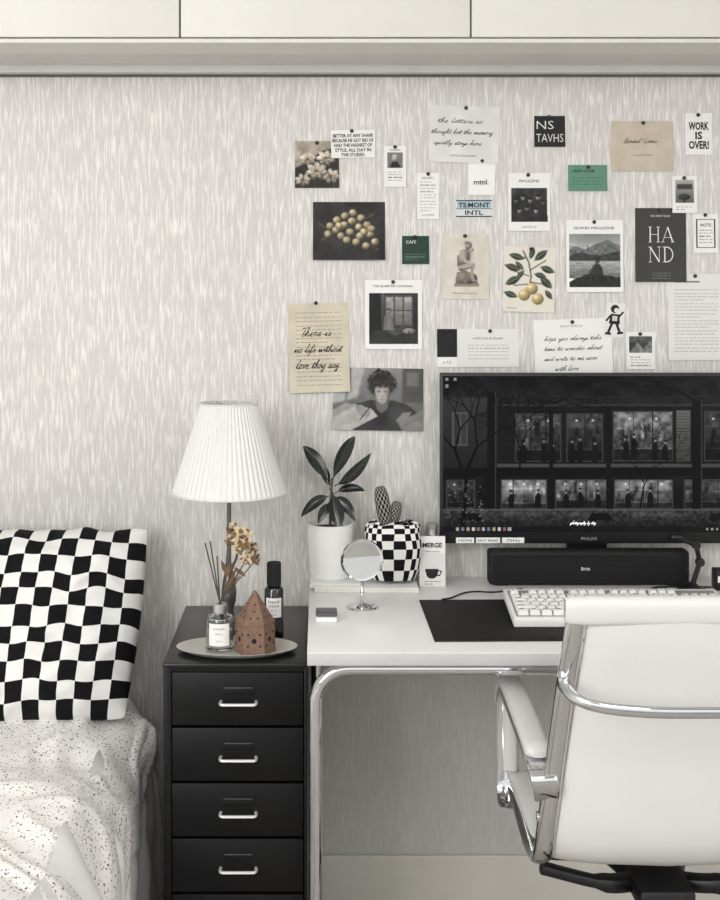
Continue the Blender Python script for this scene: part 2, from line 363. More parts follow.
# pillow
bl,br,tl,tr=Vector((-1.08,-.27,.525)),wp(124,718,-.26),Vector((-1.06,-.095,.888)),wp(147,530,-.095)
nrm=(br-bl).cross(tl-bl).normalized()
def pil(sgn,th,bl,br,tl,tr,nrm,pull=.035,wob=.008,inp=.003,bow=0):
    def fn(u,v):
        a=2*u-1; b=2*v-1
        a2=a*(1-pull*(1-b*b)*abs(a)); b2=b*(1-pull*(1-a*a)*abs(b))
        uu=(a2+1)/2; vv=(b2+1)/2
        p=bl*(1-uu)*(1-vv)+br*uu*(1-vv)+tl*(1-uu)*vv+tr*uu*vv
        h=max(0,(1-abs(a)**3)*(1-abs(b)**3))**.6*th
        h*=1+.10*noise.noise(Vector((a*2.6,b*2.6,sgn)))
        rad=max(abs(a),abs(b))
        p=p+nrm*sgn*h+nrm*wob*noise.noise(Vector((a*9,b*8,sgn*4)))*(h/th)*(.5+rad)
        up=(tl-bl).normalized()
        p=p+up*(inp*noise.noise(Vector((a*6,b*3,2)))-bow*(1-b*b)*0-bow*math.sin(PI*(a*.5+.5))*.8*(1-.3*b))
        return p
    return fn
mb=MB(); mb.grid(pil(1,.108,bl,br,tl,tr,nrm,pull=-.030,inp=.012,bow=.010,wob=.012),100,70); mb.grid(pil(-1,.055,bl,br,tl,tr,nrm,pull=-.030,inp=.012,bow=.010,wob=.012),100,70)
p=obj('pillow',mb,'pillowc',dbl=.0003,angle=1.2); tag(p,'black and white checked pillow leaning on the wall at the head of the bed','pillow')
# ---------------- drawer cabinet
HX0,HX1,HY0,HY1,HT=-.304,-.025,-.50,-.07,.71
dc=thing('drawer_cabinet','black metal chest of small drawers standing between bed and desk','drawer cabinet',((HX0+HX1)/2,(HY0+HY1)/2,0))
b=MB(); b.box(HX0,HX0+.016,HY0,HY1,.045,HT-.001,bev=.0015); b.box(HX1-.006,HX1,HY0,HY1,.045,HT-.001,bev=.0015)
b.box(HX0+.016,HX1-.006,HY1-.01,HY1,.045,HT-.01); b.box(HX0+.016,HX1-.006,HY0,HY1-.01,.045,.05); b.box(HX0+.016,HX1-.006,HY0+.001,HY0+.012,.6935,HT-.002)
obj('body',b,'black',dc)
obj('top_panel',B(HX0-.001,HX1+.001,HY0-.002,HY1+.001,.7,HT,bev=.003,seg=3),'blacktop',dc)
for i in range(6):
    zt=.692-.1075*i; zb=zt-.1025
    d=obj('drawer',B(HX0+.0175,HX1-.0075,HY0-.001,HY1-.02,zb,zt,bev=.0015),'black',dc)
    xc=(238.5-320)*2.5/F; zc=zt-.046
    h=MB(); pts=smoothpts([(xc-.034,HY0,zc-.010),(xc-.0345,HY0-.012,zc-.0105),(xc-.031,HY0-.018,zc-.011),(xc-.02,HY0-.019,zc-.011),(xc+.02,HY0-.019,zc-.011),(xc+.031,HY0-.018,zc-.011),(xc+.0345,HY0-.012,zc-.0105),(xc+.034,HY0,zc-.010)],5)
    h.sweep(pts,.0030,.0032,side=(0,0,1),segs=10); obj('handle',h,'silver',d)
    h=MB(); h.box(xc-.031,xc+.031,HY0-.003,HY0,zc+.002,zc+.019,bev=.001); obj('label_holder',h,'black',d)
    h=MB(); h.box(xc-.027,xc+.027,HY0-.0042,HY0-.003,zc+.0165,zc+.0180); obj('holder_rim',h,'darksteel',d)
for x in (HX0+.03,HX1-.03):
    for y in (HY0+.04,HY1-.04):
        w=MB(); w.lathe([(0,-.009),(.016,-.009),(.0185,-.005),(.0185,.005),(.016,.009),(0,.009)],(x,y,.0185),24,Mx=Matrix.Rotation(PI/2,4,'Y')); w.box(x-.011,x+.011,y-.008,y+.008,.034,.046)
        obj('caster',w,'rubber',dc)
# tray
TX,TY=-.166,-.42
mb=MB(); mb.lathe([(0,0),(.085,0),(.105,.003),(.119,.010),(.121,.011),(.118,.0115),(.104,.006),(.084,.0035),(0,.0035)],(TX,TY,HT),64,sy=.58)
tray=obj('tray',mb,'pewter'); tag(tray,'pale oval metal tray on top of the black drawer cabinet','tray')
TZ=HT+.004
# lamp
LX,LY=(229-320)*2.76/F,-.24
lamp=thing('table_lamp','table lamp with pleated white shade and slim metal stem behind the tray','lamp',(LX,LY,HT))
obj('base',MB().lathe([(0,0),(.045,0),(.047,.004),(.042,.009),(.02,.014),(.011,.022),(0,.024)],(LX,LY,HT),40),'darksteel',lamp)
obj('stem',MB().lathe([(0,.016),(.012,.02),(.009,.035),(.015,.055),(.0165,.075),(.013,.10),(.006,.13),(.0048,.145),(.0048,.36),(.012,.365),(.013,.40),(0,.405)],(LX,LY,HT),24),'darksteel',lamp)
zt=ZC-(403-HY)*2.76/F; zb=ZC-(492-HY)*2.76/F
NP=58
def pleat(a,z):
    return .0030*abs(math.sin(NP*a/2))-.0012
H=zt-zb
prof=[(.1205,zb),(.1205-.001,zb+.002)]+[(.1205-(.1205-.059)*k/14,zb+H*k/14) for k in range(1,15)]
inn=[(r-.003,z) for r,z in prof][::-1]
sh=obj('shade',MB().lathe(prof+inn+[prof[0]],(LX,LY,0),NP*8,mod=pleat),'shade',lamp,dbl=.00005,angle=.9)
for r,z in ((.1225,zb+.001),(.060,zt)):
    obj('binding',MB().sweep([(LX+r*math.cos(2*PI*k/64),LY+r*math.sin(2*PI*k/64),z) for k in range(64)],.0018,.003,side=(0,0,1),segs=8,closed=True),'shade',sh)
sp=MB()
for k in range(3):
    a=2*PI*k/3; sp.sweep([(LX,LY,zt-.01),(LX+.03*math.cos(a),LY+.03*math.sin(a),zt-.008),(LX+.058*math.cos(a),LY+.058*math.sin(a),zt-.001)],.0012,segs=6)
sp.sweep([(LX,LY,HT+.38),(LX,LY,zt-.008)],.002,segs=8)
obj('shade_spider',sp,'chrome',lamp)
# diffuser
DX,DY=(220-320)*2.585/F,-.415
df=thing('reed_diffuser','clear glass reed diffuser bottle with white label on the tray','diffuser',(DX,DY,TZ))
obj('bottle',MB().lathe([(0,0),(.024,0),(.0275,.003),(.0285,.01),(.0285,.055),(.026,.064),(.013,.07),(.0115,.072),(.0115,.082),(.009,.082),(.009,.071),(.024,.061),(.026,.053),(.026,.006),(0,.005)],(DX,DY,TZ),40),'glass',df)
obj('liquid',MB().lathe([(0,.0055),(.0255,.0065),(.0255,.038),(0,.038)],(DX,DY,TZ),32),mat('diffuser_oil',(240,238,230),.1,trans=.7),df)
lb=MB(); lb.grid(lambda u,v:Vector((DX+.0292*math.sin((u-.5)*1.5),DY-.0292*math.cos((u-.5)*1.5),TZ+.012+.044*v)),16,2); l=obj('label',lb,'label',df)
def curvD(p):
    a=(p.x-DX)/.0295; return Vector((DX+.0296*math.sin(a),DY-.0296*math.cos(a),p.z))
tx=MB(); tx.text('MAISON',DX,TZ+.046,0,.004,.022,fn=curvD); tx.text('diffuser',DX,TZ+.036,0,.003,.016,fn=curvD); tx.text('100 ml',DX,TZ+.022,0,.003,.012,fn=curvD); obj('lettering',tx,'grey',l,smooth=False)
obj('collar',MB().lathe([(.009,.072),(.0135,.072),(.014,.075),(.014,.088),(.0125,.090),(.006,.090),(.006,.085)],(DX,DY,TZ),32),'steel',df)
top=Vector((DX,DY,TZ+.09))
for (px,py) in ((205,543),(210,541),(217,556)):
    e=wp(px,py,DY+random.uniform(-.015,.015)); dirv=(e-top)
    obj('reed',MB().sweep([top-dirv*.6,top,e],.0014,segs=6),'reed',df)
# dried flowers
fl=thing('dried_flowers','thin dried sprig with cream and brown blooms standing in the diffuser bottle','dried flowers',tuple(top))
sm_=MB(); heads=[]
for (px,py,dy,r) in ((233,530,0,.85),(243,537,-.02,1.25),(252,549,.0,.9),(239,546,-.02,.85),(246,560,-.02,.6),(257,558,.015,.55),(228,541,.01,.5)):
    e=wp(px,py,DY+dy); mid=top.lerp(e,.55)+Vector((.003,0,.004))
    sm_.sweep(smoothpts([top+Vector((.002,0,.0)),top+Vector((.003,0,.01)),mid,e],5),.0012,segs=6); heads.append((e,r))
obj('stems',sm_,'stem',fl)
for i,(e,r) in enumerate(heads):
    hb=MB()
    ax=Vector((random.uniform(-.6,.6),-.8,random.uniform(-.3,.5))).normalized(); A_=ax.orthogonal().normalized(); B_=ax.cross(A_)
    for lay in range(4):
        npz=4+lay*2
        for k in range(npz):
            an=2*PI*k/npz+lay*.5+random.uniform(-.2,.2); rad=(A_*math.cos(an)+B_*math.sin(an)); tan=(-A_*math.sin(an)+B_*math.cos(an))
            open_=.15+.28*lay; ln=(.0055+.0018*lay)*r*random.uniform(.8,1.2); wd=(.0034+.0010*lay)*r
            def pf(u,v,rad=rad,tan=tan,ln=ln,wd=wd,open_=open_):
                q=2*v-1; return e+rad*(.0012*r+ln*open_*u*1.6)+ax*(ln*u*(1.1-open_*.8)-wd*.3*q*q)+tan*wd*q*math.sin(PI*min(.85,.25+u*.7))
            hb.grid(pf,4,4,mi=1 if (lay*7+k)%3==0 or lay==0 else 0)
    obj('flower_head',hb,['petal','petal2'],fl,angle=2,recalc=False)
lf=MB()
for (px,py,qx,qy) in ((226,592,237,566),(229,588,241,574),(228,577,221,560),(234,567,246,577),(231,580,225,564),(230,570,238,556),(250,556,259,566),(233,535,226,527)):
    a=wp(px,py,DY);c=wp(qx,qy,DY-.01); s=Vector((.0045,0,.002))
    lf.grid(lambda u,v,a=a,c=c,s=s:a.lerp(c,u)+s*(2*v-1)*math.sin(PI*u),6,2)
obj('dry_leaves',lf,'petal2',fl)
# incense hut
IX,IY=(255-320)*2.57/F,-.43
inc=thing('incense_burner','brown wooden pyramid-roofed incense house with small round holes on the tray','incense burner',(IX,IY,TZ))
NS=6
obj('body',MB().lathe([(0,0),(.0425,0),(.0415,.004),(.0375,.060),(.035,.061),(0,.061)],(IX,IY,TZ),NS),'brown',inc,angle=.4)
rf=MB().lathe([(.0395,.057),(.0395,.0605),(.0025,.119),(0,.120)],(IX,IY,TZ),NS)
rf=obj('roof',rf,'brown',inc,angle=.4)
ap=math.cos(PI/NS)
hb=MB(); hr=MB()
for k in range(NS):
    a=-PI/2+k*2*PI/NS; n=Vector((math.cos(a),math.sin(a),0)); s=Vector((-math.sin(a),math.cos(a),0))
    def hole(mbx,off,z,r,rad,tilt,sy=1):
        c=Vector((IX,IY,TZ+z))+n*rad+s*off; up=Vector((0,0,1))*math.cos(tilt)-n*math.sin(tilt); nn_=n*math.cos(tilt)+Vector((0,0,1))*math.sin(tilt)
        R=Matrix(((s.x,up.x,nn_.x,0),(s.y,up.y,nn_.y,0),(s.z,up.z,nn_.z,0),(0,0,0,1)))
        mbx.lathe([(0,0),(r,0),(r*.8,.0007),(0,.0007)],tuple(c),14,Mx=R@Matrix.Diagonal((1,sy,1,1)))
    rb=lambda z:(.0415-(z-.004)*(.004/.056))*ap
    hole(hb,0,.028,.0050,rb(.028),.07)
    for oo in (-.012,.012): hole(hb,oo,.018,.0022,rb(.018),.07); hole(hb,oo,.040,.0022,rb(.040),.07)
    rr=lambda z:(.0395-(z-.0605)*(.037/.0585))*ap
    for (oo,z) in ((-.007,.071),(.007,.071),(0,.083),(0,.095)): hole(hr,oo,z,.0019,rr(z),.51)
obj('openings',hb,'hole',inc); obj('openings',hr,'hole',rf)
# black bottle
BX,BY=(274-320)*2.68/F,-.32
bb=thing('bottle','tall black cosmetic bottle with a white label behind the tray','bottle',(BX,BY,HT))
obj('body',MB().lathe([(0,0),(.0185,0),(.02,.002),(.02,.098),(.017,.104),(.010,.107),(0,.108)],(BX,BY,HT),32),mat('black_glass',(16,16,18),.15,coat=.5),bb)
obj('cap',MB().lathe([(0,.106),(.0145,.107),(.015,.109),(.015,.153),(.014,.155),(0,.155)],(BX,BY,HT),28),'matte',bb)
lb=MB(); lb.grid(lambda u,v:Vector((BX+.0206*math.sin((u-.5)*1.7),BY-.0206*math.cos((u-.5)*1.7),HT+.045+.04*v)),16,2); l=obj('label',lb,'label',bb)
def curvB(p):
    a=(p.x-BX)/.0209; return Vector((BX+.0210*math.sin(a),BY-.0210*math.cos(a),p.z))
tx=MB()
for k,(s,h) in enumerate((('hand',.006),('cream',.0045),('no. 4',.003),('50 ml',.003))): tx.text(s,BX,HT+.078-.009*k,0,h,.022 if k<2 else .012,fn=curvB)
obj('lettering',tx,'ink',l,smooth=False)
# ---------------- desk
DZ=.76; dk0=-.024; dk1=1.42
desk=thing('desk','white-topped desk on bent chrome tube legs beside the black cabinet','desk',((dk0+dk1)/2,-.3,0))
tp=obj('tabletop',B(dk0,dk1,-.6,-.002,DZ-.025,DZ,bev=.002,seg=2),'desk',desk)
obj('edge_band',B(dk0+.001,dk1-.001,-.6012,-.5995,DZ-.0235,DZ-.0015,bev=.0003),'deskedge',tp)
def loop(yy):
    x0,x1,zt,r=dk0+.016,dk1-.016,.7225,.062
    pts=[(x0,yy,0.012),(x0,yy,.3),(x0,yy,zt-r)]
    pts+=[(x0+r-r*math.cos(a),yy,zt-r+r*math.sin(a)) for a in [PI/2*k/10 for k in range(1,11)]]
    pts+=[(.5,yy,zt)]
    pts+=[(x1-r+r*math.sin(a),yy,zt-r+r*math.cos(a)) for a in [PI/2*k/10 for k in range(0,11)]]
    pts+=[(x1,yy,.3),(x1,yy,.012)]
    return pts
for yy in (-.575,-.075):
    l=obj('leg_frame',MB().sweep(loop(yy),.0125,segs=20,side=(0,1,0)),'chrome',desk)
    for x in (dk0+.016,dk1-.016): obj('foot_cap',MB().lathe([(0,0),(.014,0),(.015,.004),(.0135,.016),(0,.016)],(x,yy,0),20),'rubber',l)
for x in (dk0+.2,dk1-.2): obj('cross_rail',B(x-.012,x+.012,-.575,-.075,.71,.733,bev=.002),'steel',desk)
def book(name,label,x0,x1,y0,y1,z,t,rot=0):
    b=thing(name,label,'notebook',((x0+x1)/2,(y0+y1)/2,z))
    obj('cover',MB().box(x0,x1,y0,y1,z,z+t,bev=.0006),'white',b)
    obj('pages',MB().box(x0+.003,x1-.003,y0-.0006,y0+.002,z+.0016,z+t-.0016),'paper',b); return b
book('notebook','wide thin white notebook lying on the desk under the checked pouch',-.012,.218,-.150,-.012,DZ,.009)
book('notebook','smaller white notebook directly under the white plant pot',-.022,.090,-.147,-.016,DZ+.0092,.009)
# plant
PX,PY=(330-320)*2.915/F,-.08; PZ=DZ+.0184
pt=thing('potted_plant','small rubber plant with dark glossy leaves in a white pot','potted plant',(PX,PY,PZ))
obj('pot',MB().lathe([(0,0),(.043,0),(.046,.003),(.0535,.118),(.054,.122),(.051,.1225),(.0485,.118),(.047,.108),(0,.108)],(PX,PY,PZ),56),'ceramic',pt)
obj('soil',MB().lathe([(0,.112),(.03,.111),(.047,.109),(.047,.1)],(PX,PY,PZ),32),'soil',pt)
trk=[Vector((PX,PY,PZ+.105)),wp(331,500,PY),wp(332,478,PY)]
obj('stem',MB().sweep(smoothpts(trk,5),[.0035]*5+[.003]*5+[.002],segs=8),'stem',pt)
leaves=[((331,484),(355,436),10,-.02,9),((331,486),(303,446),10.5,.0,9),((334,486),(371,453),8.5,-.03,-9),((331,496),(301,517),8,-.02,10),((332,490),(340,529),12,-.035,0),
 ((334,494),(365,491),6.5,.02,10),((333,497),(356,522),8.5,-.02,12),((330,502),(318,524),7,-.03,5),((330,490),(321,461),6.5,.03,3)]
for (a,b_,w,dy,bd) in leaves:
    p0=wp(a[0],a[1],PY); p2=wp(b_[0],b_[1],max(-.2,min(PY+dy,-.02))); mid=(p0+p2)/2+Vector((0,-.006,bd/440)); wd=w/440
    def lfn(u,v,p0=p0,p2=p2,mid=mid,wd=wd):
        c=p0*(1-u)**2+mid*2*u*(1-u)+p2*u*u; t=((mid-p0)*(1-u)+(p2-mid)*u).normalized()
        s=t.cross(Vector((0,-1,.25))).normalized(); n=s.cross(t)
        uu=max(0,(u-.14)/.86); ww=wd*.66*(math.sin(PI*uu**.85)**.75) if 0<uu<1 else 0
        q=2*v-1
        return c+s*q*max(ww,.0012)*(1 if u<.999 else 0)+n*(-.35*abs(q)*ww)
    obj('leaf',MB().grid(lfn,18,6),'leaf',pt,angle=2,recalc=False)
# mirror
MX,MY=(362-320)*2.72/F,-.28; MZ=ZC-(560-HY)*2.72/F
mr=thing('vanity_mirror','small round chrome vanity mirror on a stem at the left of the desk','mirror',(MX,MY,DZ))
obj('base',MB().lathe([(0,0),(.031,0),(.033,.002),(.031,.004),(.012,.007),(.005,.011),(0,.012)],(MX,MY,DZ),40),'chrome',mr)
obj('stem',MB().lathe([(.0045,.008),(.003,.012),(.003,.03),(.005,.033),(.003,.036),(.003,.055),(0,.057)],(MX,MY,DZ),16),'chrome',mr)
R=Matrix.Rotation(.12,4,'Z')@Matrix.Rotation(PI/2+.05,4,'X')
obj('ring',MB().lathe([(.0405,-.003),(.0435,-.004),(.0455,0),(.0435,.004),(.0405,.003),(.0405,-.003)],(MX,MY,MZ),56,Mx=R),'chrome',mr,dbl=.00001)
obj('glass',MB().lathe([(0,-.002),(.0405,-.002),(.0405,.002),(0,.002)],(MX,MY,MZ),56,Mx=R),'mirror',mr)
# case
ec=thing('earbud_case','small grey-topped white earbud case near the left desk edge','case',(.013,-.375,DZ))
obj('body',B(-.009,.035,-.40,-.352,DZ,DZ+.012,bev=.005,seg=4),'white',ec)
obj('lid',B(-.009,.035,-.40,-.352,DZ+.0125,DZ+.02,bev=.0035,seg=4),mat('dark_grey_lid',(84,84,86),.4),ec)
# pouch
QX,QY,QZ=(393-320)*2.9/F,-.088,DZ+.0094
def pch(u,v):
    a=-PI/2+2*PI*u; ca,sa=math.cos(a),math.sin(a)
    e=.66; x=math.copysign(abs(ca)**e,ca); y=math.copysign(abs(sa)**e,sa)
    vv=v
    bot=(1-(1-min(1,vv/.30))**2)**.5; tq=max(0,(vv-.55)/.45); tp_=(1-.30*tq**2.4)
    prof=(.62+.38*bot if vv>0 else .0)*tp_
    thin=1-.55*max(0,(vv-.4)/.6)**1.5
    z=.134*math.sin(min(1,vv*1.0)*PI/2)**.85+.004*math.sin(u*2*PI*8+1)*tq**3
    pk=.003*math.sin(a*9+vv*3)*tq
    return Vector((QX+(.0635*x+pk)*prof+.004*noise.noise(Vector((x*2,vv*4,1))),QY+.046*y*(.6+.4*bot if vv>0 else 0)*thin,QZ+z))
pc=thing('checked_pouch','squat black and white checked fabric pouch between the plant and the monitor','pouch',(QX,QY,QZ))
mb=MB().grid(pch,104,40); obj('bag',mb,'pouchc',pc,dbl=.0002,angle=2)
def blob_end(cx,cy,rx,ry,ang,yy,th):
    c=wp(cx,cy,yy); ca,sa=math.cos(ang),math.sin(ang)
    def fn(u,v):
        a=2*PI*u; b=PI*(v-.5); X=math.cos(a)*math.cos(b)**.45*rx/445; Z=math.sin(b)*ry/445; Yq=math.sin(a)*math.cos(b)**.45*th
        return c+Vector((X*ca+Z*sa,Yq,-X*sa+Z*ca))
    return MB().grid(fn,36,24)
obj('scarf_end',blob_end(383,506,7.5,20,-.16,QY-.004,.010),'scarfc',pc,dbl=.0002,angle=2)
obj('scarf_end',blob_end(395,513,6,12,.2,QY+.002,.008),'scarfc',pc,dbl=.0002,angle=2)
# tube
gx=(432-320)*2.95/F
gl=thing('trinket_tube','thin dark patterned tube standing behind the small cup card','tube',(gx,-.045,DZ))
obj('body',MB().lathe([(0,0),(.011,0),(.012,.002),(.012,.118),(.011,.120),(0,.120)],(gx,-.045,DZ),24),mat('tube_grey',(150,150,148),.3,.3,var=.7,ns=60),gl)
obj('lid',MB().lathe([(0,.120),(.0125,.120),(.0125,.130),(.011,.132),(0,.132)],(gx,-.045,DZ),24),'dial',gl)
# ---------------- painter
class Img:
    def __init__(s,x0,y0,x1,y1,res=1.3,bg=(238,237,234)):
        s.b=(x0,y0,x1,y1); s.nx=max(2,int((x1-x0)*res)); s.ny=max(2,int((y1-y0)*res))
        xs=x0+(np.arange(s.nx)+.5)*(x1-x0)/s.nx; ys=y0+(np.arange(s.ny)+.5)*(y1-y0)/s.ny
        s.X,s.Y=np.meshgrid(xs,ys); s.a=np.ones((s.ny,s.nx,3))*np.array(bg,float)
    def put(s,m,c,al=1): s.a[m]=s.a[m]*(1-al)+np.array(c,float)*al; return s
    def rect(s,x0,y0,x1,y1,c,al=1): return s.put((s.X>=x0)&(s.X<=x1)&(s.Y>=y0)&(s.Y<=y1),c,al)
    def _uv(s,cx,cy,rx,ry,ang):
        ca,sa=math.cos(ang),math.sin(ang); u=(s.X-cx)*ca+(s.Y-cy)*sa; v=-(s.X-cx)*sa+(s.Y-cy)*ca
        return u/rx,v/ry
    def ell(s,cx,cy,rx,ry,c,ang=0,al=1):
        u,v=s._uv(cx,cy,rx,ry,ang); return s.put(u*u+v*v<=1,c,al)
    def soft(s,cx,cy,rx,ry,c,ang=0,al=1,p=1):
        u,v=s._uv(cx,cy,rx,ry,ang); w=(np.exp(-(u*u+v*v)**p)*al)[:,:,None]
        s.a=s.a*(1-w)+np.array(c,float)*w; return s
    def ball(s,cx,cy,rx,ry,c,ang=0,dark=.45,lx=-.4,ly=-.5):
        u,v=s._uv(cx,cy,rx,ry,ang); m=u*u+v*v<=1
        U,V=(s.X-cx)/rx,(s.Y-cy)/ry
        sh=np.clip(1-((U-lx)**2+(V-ly)**2)*.42,0,1); sh=dark+(1-dark)*sh
        s.a[m]=(np.array(c,float)[None,None,:]*sh[:,:,None])[m]; return s
    def poly(s,pts,c,al=1):
        m=np.zeros(s.X.shape,bool); n=len(pts)
        for i in range(n):
            x1,y1=pts[i]; x2,y2=pts[(i+1)%n]
            if y1==y2: continue
            m^=((s.Y<y1)!=(s.Y<y2))&(s.X<(x2-x1)*(s.Y-y1)/(y2-y1)+x1)
        return s.put(m,c,al)
    def line(s,pts,w,c,al=1):
        m=np.zeros(s.X.shape,bool)
        for (x1,y1),(x2,y2) in zip(pts,pts[1:]):
            L=max(1e-6,(x2-x1)**2+(y2-y1)**2); t=np.clip(((s.X-x1)*(x2-x1)+(s.Y-y1)*(y2-y1))/L,0,1)
            m|=((s.X-x1-t*(x2-x1))**2+(s.Y-y1-t*(y2-y1))**2)<=(w/2)**2
        return s.put(m,c,al)
    def vgrad(s,x0,y0,x1,y1,c0,c1):
        m=(s.X>=x0)&(s.X<=x1)&(s.Y>=y0)&(s.Y<=y1); t=((s.Y-y0)/(y1-y0))[m][:,None]
        s.a[m]=np.array(c0,float)*(1-t)+np.array(c1,float)*t; return s
    def _box(s,box): return (s.X>=box[0])&(s.X<=box[2])&(s.Y>=box[1])&(s.Y<=box[3])
    def noise(s,amp,box=None):
        n=rng.normal(0,amp,s.X.shape)
        if box: n=n*s._box(box)
        s.a+=n[:,:,None]; return s
    def cloud(s,amp,k,box=None):
        gx=int((s.b[2]-s.b[0])/k)+3; gy=int((s.b[3]-s.b[1])/k)+3; g=rng.rand(gy,gx)
        fx=(s.X-s.b[0])/k; fy=(s.Y-s.b[1])/k; ix=fx.astype(int); iy=fy.astype(int); tx=fx-ix; ty=fy-iy
        tx=tx*tx*(3-2*tx); ty=ty*ty*(3-2*ty)
        n=(g[iy,ix]*(1-tx)+g[iy,ix+1]*tx)*(1-ty)+(g[iy+1,ix]*(1-tx)+g[iy+1,ix+1]*tx)*ty
        f=1+(n-.5)*2*amp
        if box is not None: f=np.where(s._box(box),f,1)
        s.a*=f[:,:,None]; return s
    def blur(s,n=1,box=None):
        for _ in range(n):
            p=np.pad(s.a,((1,1),(1,1),(0,0)),mode='edge')
            q=(p[1:-1,1:-1]*4+(p[:-2,1:-1]+p[2:,1:-1]+p[1:-1,:-2]+p[1:-1,2:])*2+p[:-2,:-2]+p[2:,2:]+p[:-2,2:]+p[2:,:-2])/16
            if box is not None: m=s._box(box); s.a[m]=q[m]
            else: s.a=q
        return s
    def blobs(s,n,box,r,cols,al=.8):
        for _ in range(n):
            s.ell(rng.uniform(box[0],box[2]),rng.uniform(box[1],box[3]),rng.uniform(r*.5,r*1.4),rng.uniform(r*.4,r),cols[rng.randint(len(cols))],rng.uniform(0,3),al)
        return s
    def rows(s,x0,x1,y0,y1,dy,c=(110,108,104),w=.9,al=.75):
        y=y0
        while y<y1:
            x=x0
            e=x1 if rng.rand()>.2 else x0+(x1-x0)*rng.uniform(.5,.95)
            while x<e:
                l=rng.uniform(2,6); s.rect(x,y-w/2,min(x+l,e),y+w/2,c,al); x+=l+1
            y+=dy
        return s
def gridmesh(name,img,w,h,fn,material):
    nx,ny=img.nx,img.ny
    gx=np.linspace(-w/2,w/2,nx+1); gz=np.linspace(h/2,-h/2,ny+1)
    verts=[tuple(fn(Vector((x,0,z)))) for z in gz for x in gx]
    faces=[(j*(nx+1)+i,(j+1)*(nx+1)+i,(j+1)*(nx+1)+i+1,j*(nx+1)+i+1) for j in range(ny) for i in range(nx)]
    me=bpy.data.meshes.new(name); me.from_pydata(verts,[],faces)
    c=lin(np.clip(img.a,0,255)).reshape(-1,3); c=np.concatenate([c,np.ones((len(c),1))],1)
    ca=me.color_attributes.new('Col','FLOAT_COLOR','CORNER'); ca.data.foreach_set('color',np.repeat(c,4,axis=0).astype(np.float32).ravel())
    me.materials.append(M[material]); return me
WS=430.
_cn=[0]
def card(name,label,cat,img,texts=(),tilt=0,curl=.004,pin=(None,),group=None,hand=(),draw=None,hink='ink'):
    Y=-.0004-.0004*(_cn[0]%3); _cn[0]+=1
    x0,y0,x1,y1=img.b; cx,cy=(x0+x1)/2,(y0+y1)/2; w,h=(x1-x0)/WS,(y1-y0)/WS
    def fn(p):
        t=(h/2-p.z)/h; return Vector((p.x,p.y-curl*t*t,p.z))
    me=gridmesh(name,img,w,h,fn,'pic'); o=bpy.data.objects.new(name,me); C.objects.link(o)
    c=wp(cx,cy,0); o.location=(c.x,Y,c.z); o.rotation_euler=(0,math.radians(tilt),0); WL[o]=Vector(o.location)
    tag(o,label,cat,group)
    groups={}
    for t in texts:
        st,tx,ty,hh,ww,m=t[:6]; shr=t[6] if len(t)>6 else 0; bd=t[7] if len(t)>7 else 0
        groups.setdefault(m,MB()).text(st,(tx-cx)/WS,-(ty-cy)/WS,-.0006,hh/WS,ww/WS if ww else None,shear=shr,bold=bd,fn=fn)
    for (st,tx,ty,hh,ww,pen) in hand:
        cursive(groups.setdefault(hink,MB()),st,(tx-cx)/WS,-(ty-cy)/WS,-.0006,hh/WS,ww/WS,pen/WS,fn=fn)
    if draw:
        g=groups.setdefault(draw[0],MB())
        for pts,wd in draw[1]: g.ribbon([((a-cx)/WS,-(b-cy)/WS) for a,b in pts],wd/WS/2,-.0006,fn)
    for m,mb in groups.items(): obj('lettering',mb,m,o,local=True,smooth=False,recalc=False)
    for pp in pin:
        if pp is None: pp=(cx,y0+3)
        if pp is False: continue
        lx,lz=(pp[0]-cx)/WS,-(pp[1]-cy)/WS
        mb=MB().lathe([(0,0),(.004,0),(.0045,.0015),(.0036,.004),(.0025,.005),(0,.0052)],(lx,-.0004,lz),16,Mx=Matrix.Rotation(PI/2,4,'X'))
        obj('pin',mb,'pin',o,local=True)
    return o
W=(238,237,234)
# 1 flower print
i=Img(295,141,339,188,2,(46,42,38)); i.poly([(295,141),(339,141),(339,147),(322,151),(304,164),(295,168)],(170,160,146)); i.blur(3)
for (x,y,a,r) in ((308,159,.5,8.5),(326,158,-.6,9.5),(331,176,.9,9),(303,180,-.3,8),(317,171,.1,11)):
    for lay in (1,.62):
        for k in range(7):
            an=a+k*.9+lay; i.ball(x+math.cos(an)*r*.5*lay,y+math.sin(an)*r*.36*lay,r*.52*lay,r*.28*lay,(228-30*(1-lay),218-30*(1-lay),202-36*(1-lay)),an,.4)
            i.line([(x+math.cos(an)*r*.2*lay,y+math.sin(an)*r*.15*lay),(x+math.cos(an)*r*.9*lay,y+math.sin(an)*r*.65*lay)],.5,(150,136,116),.5)
    i.soft(x,y,2,1.5,(110,86,58))
i.line([(300,188),(306,170)],1,(70,70,52)).line([(335,188),(328,172)],1,(70,70,52))
i.cloud(.16,4).blur(1).noise(4); card('photo_print','square print of faded pale blossoms, leftmost in the top row','photo print',i,pin=((317,143),))
# 2
i=Img(331,130,375,158,1.4,W); card('note_card','small white card with five lines of bold capitals beside the blossom print','card',i,
 [(s,353,135.6+k*4.8,3.3,w,'ink',0,.02) for k,(s,w) in enumerate((('BETTER AT ANY SHAPE',40),('BECAUSE HE GOT RID OF',41),('HAD THE HIGHEST OF',38),('STYLE, ALL DAY IN',36),('THE STUDIO.',24)))],tilt=-1,pin=((352,131),))
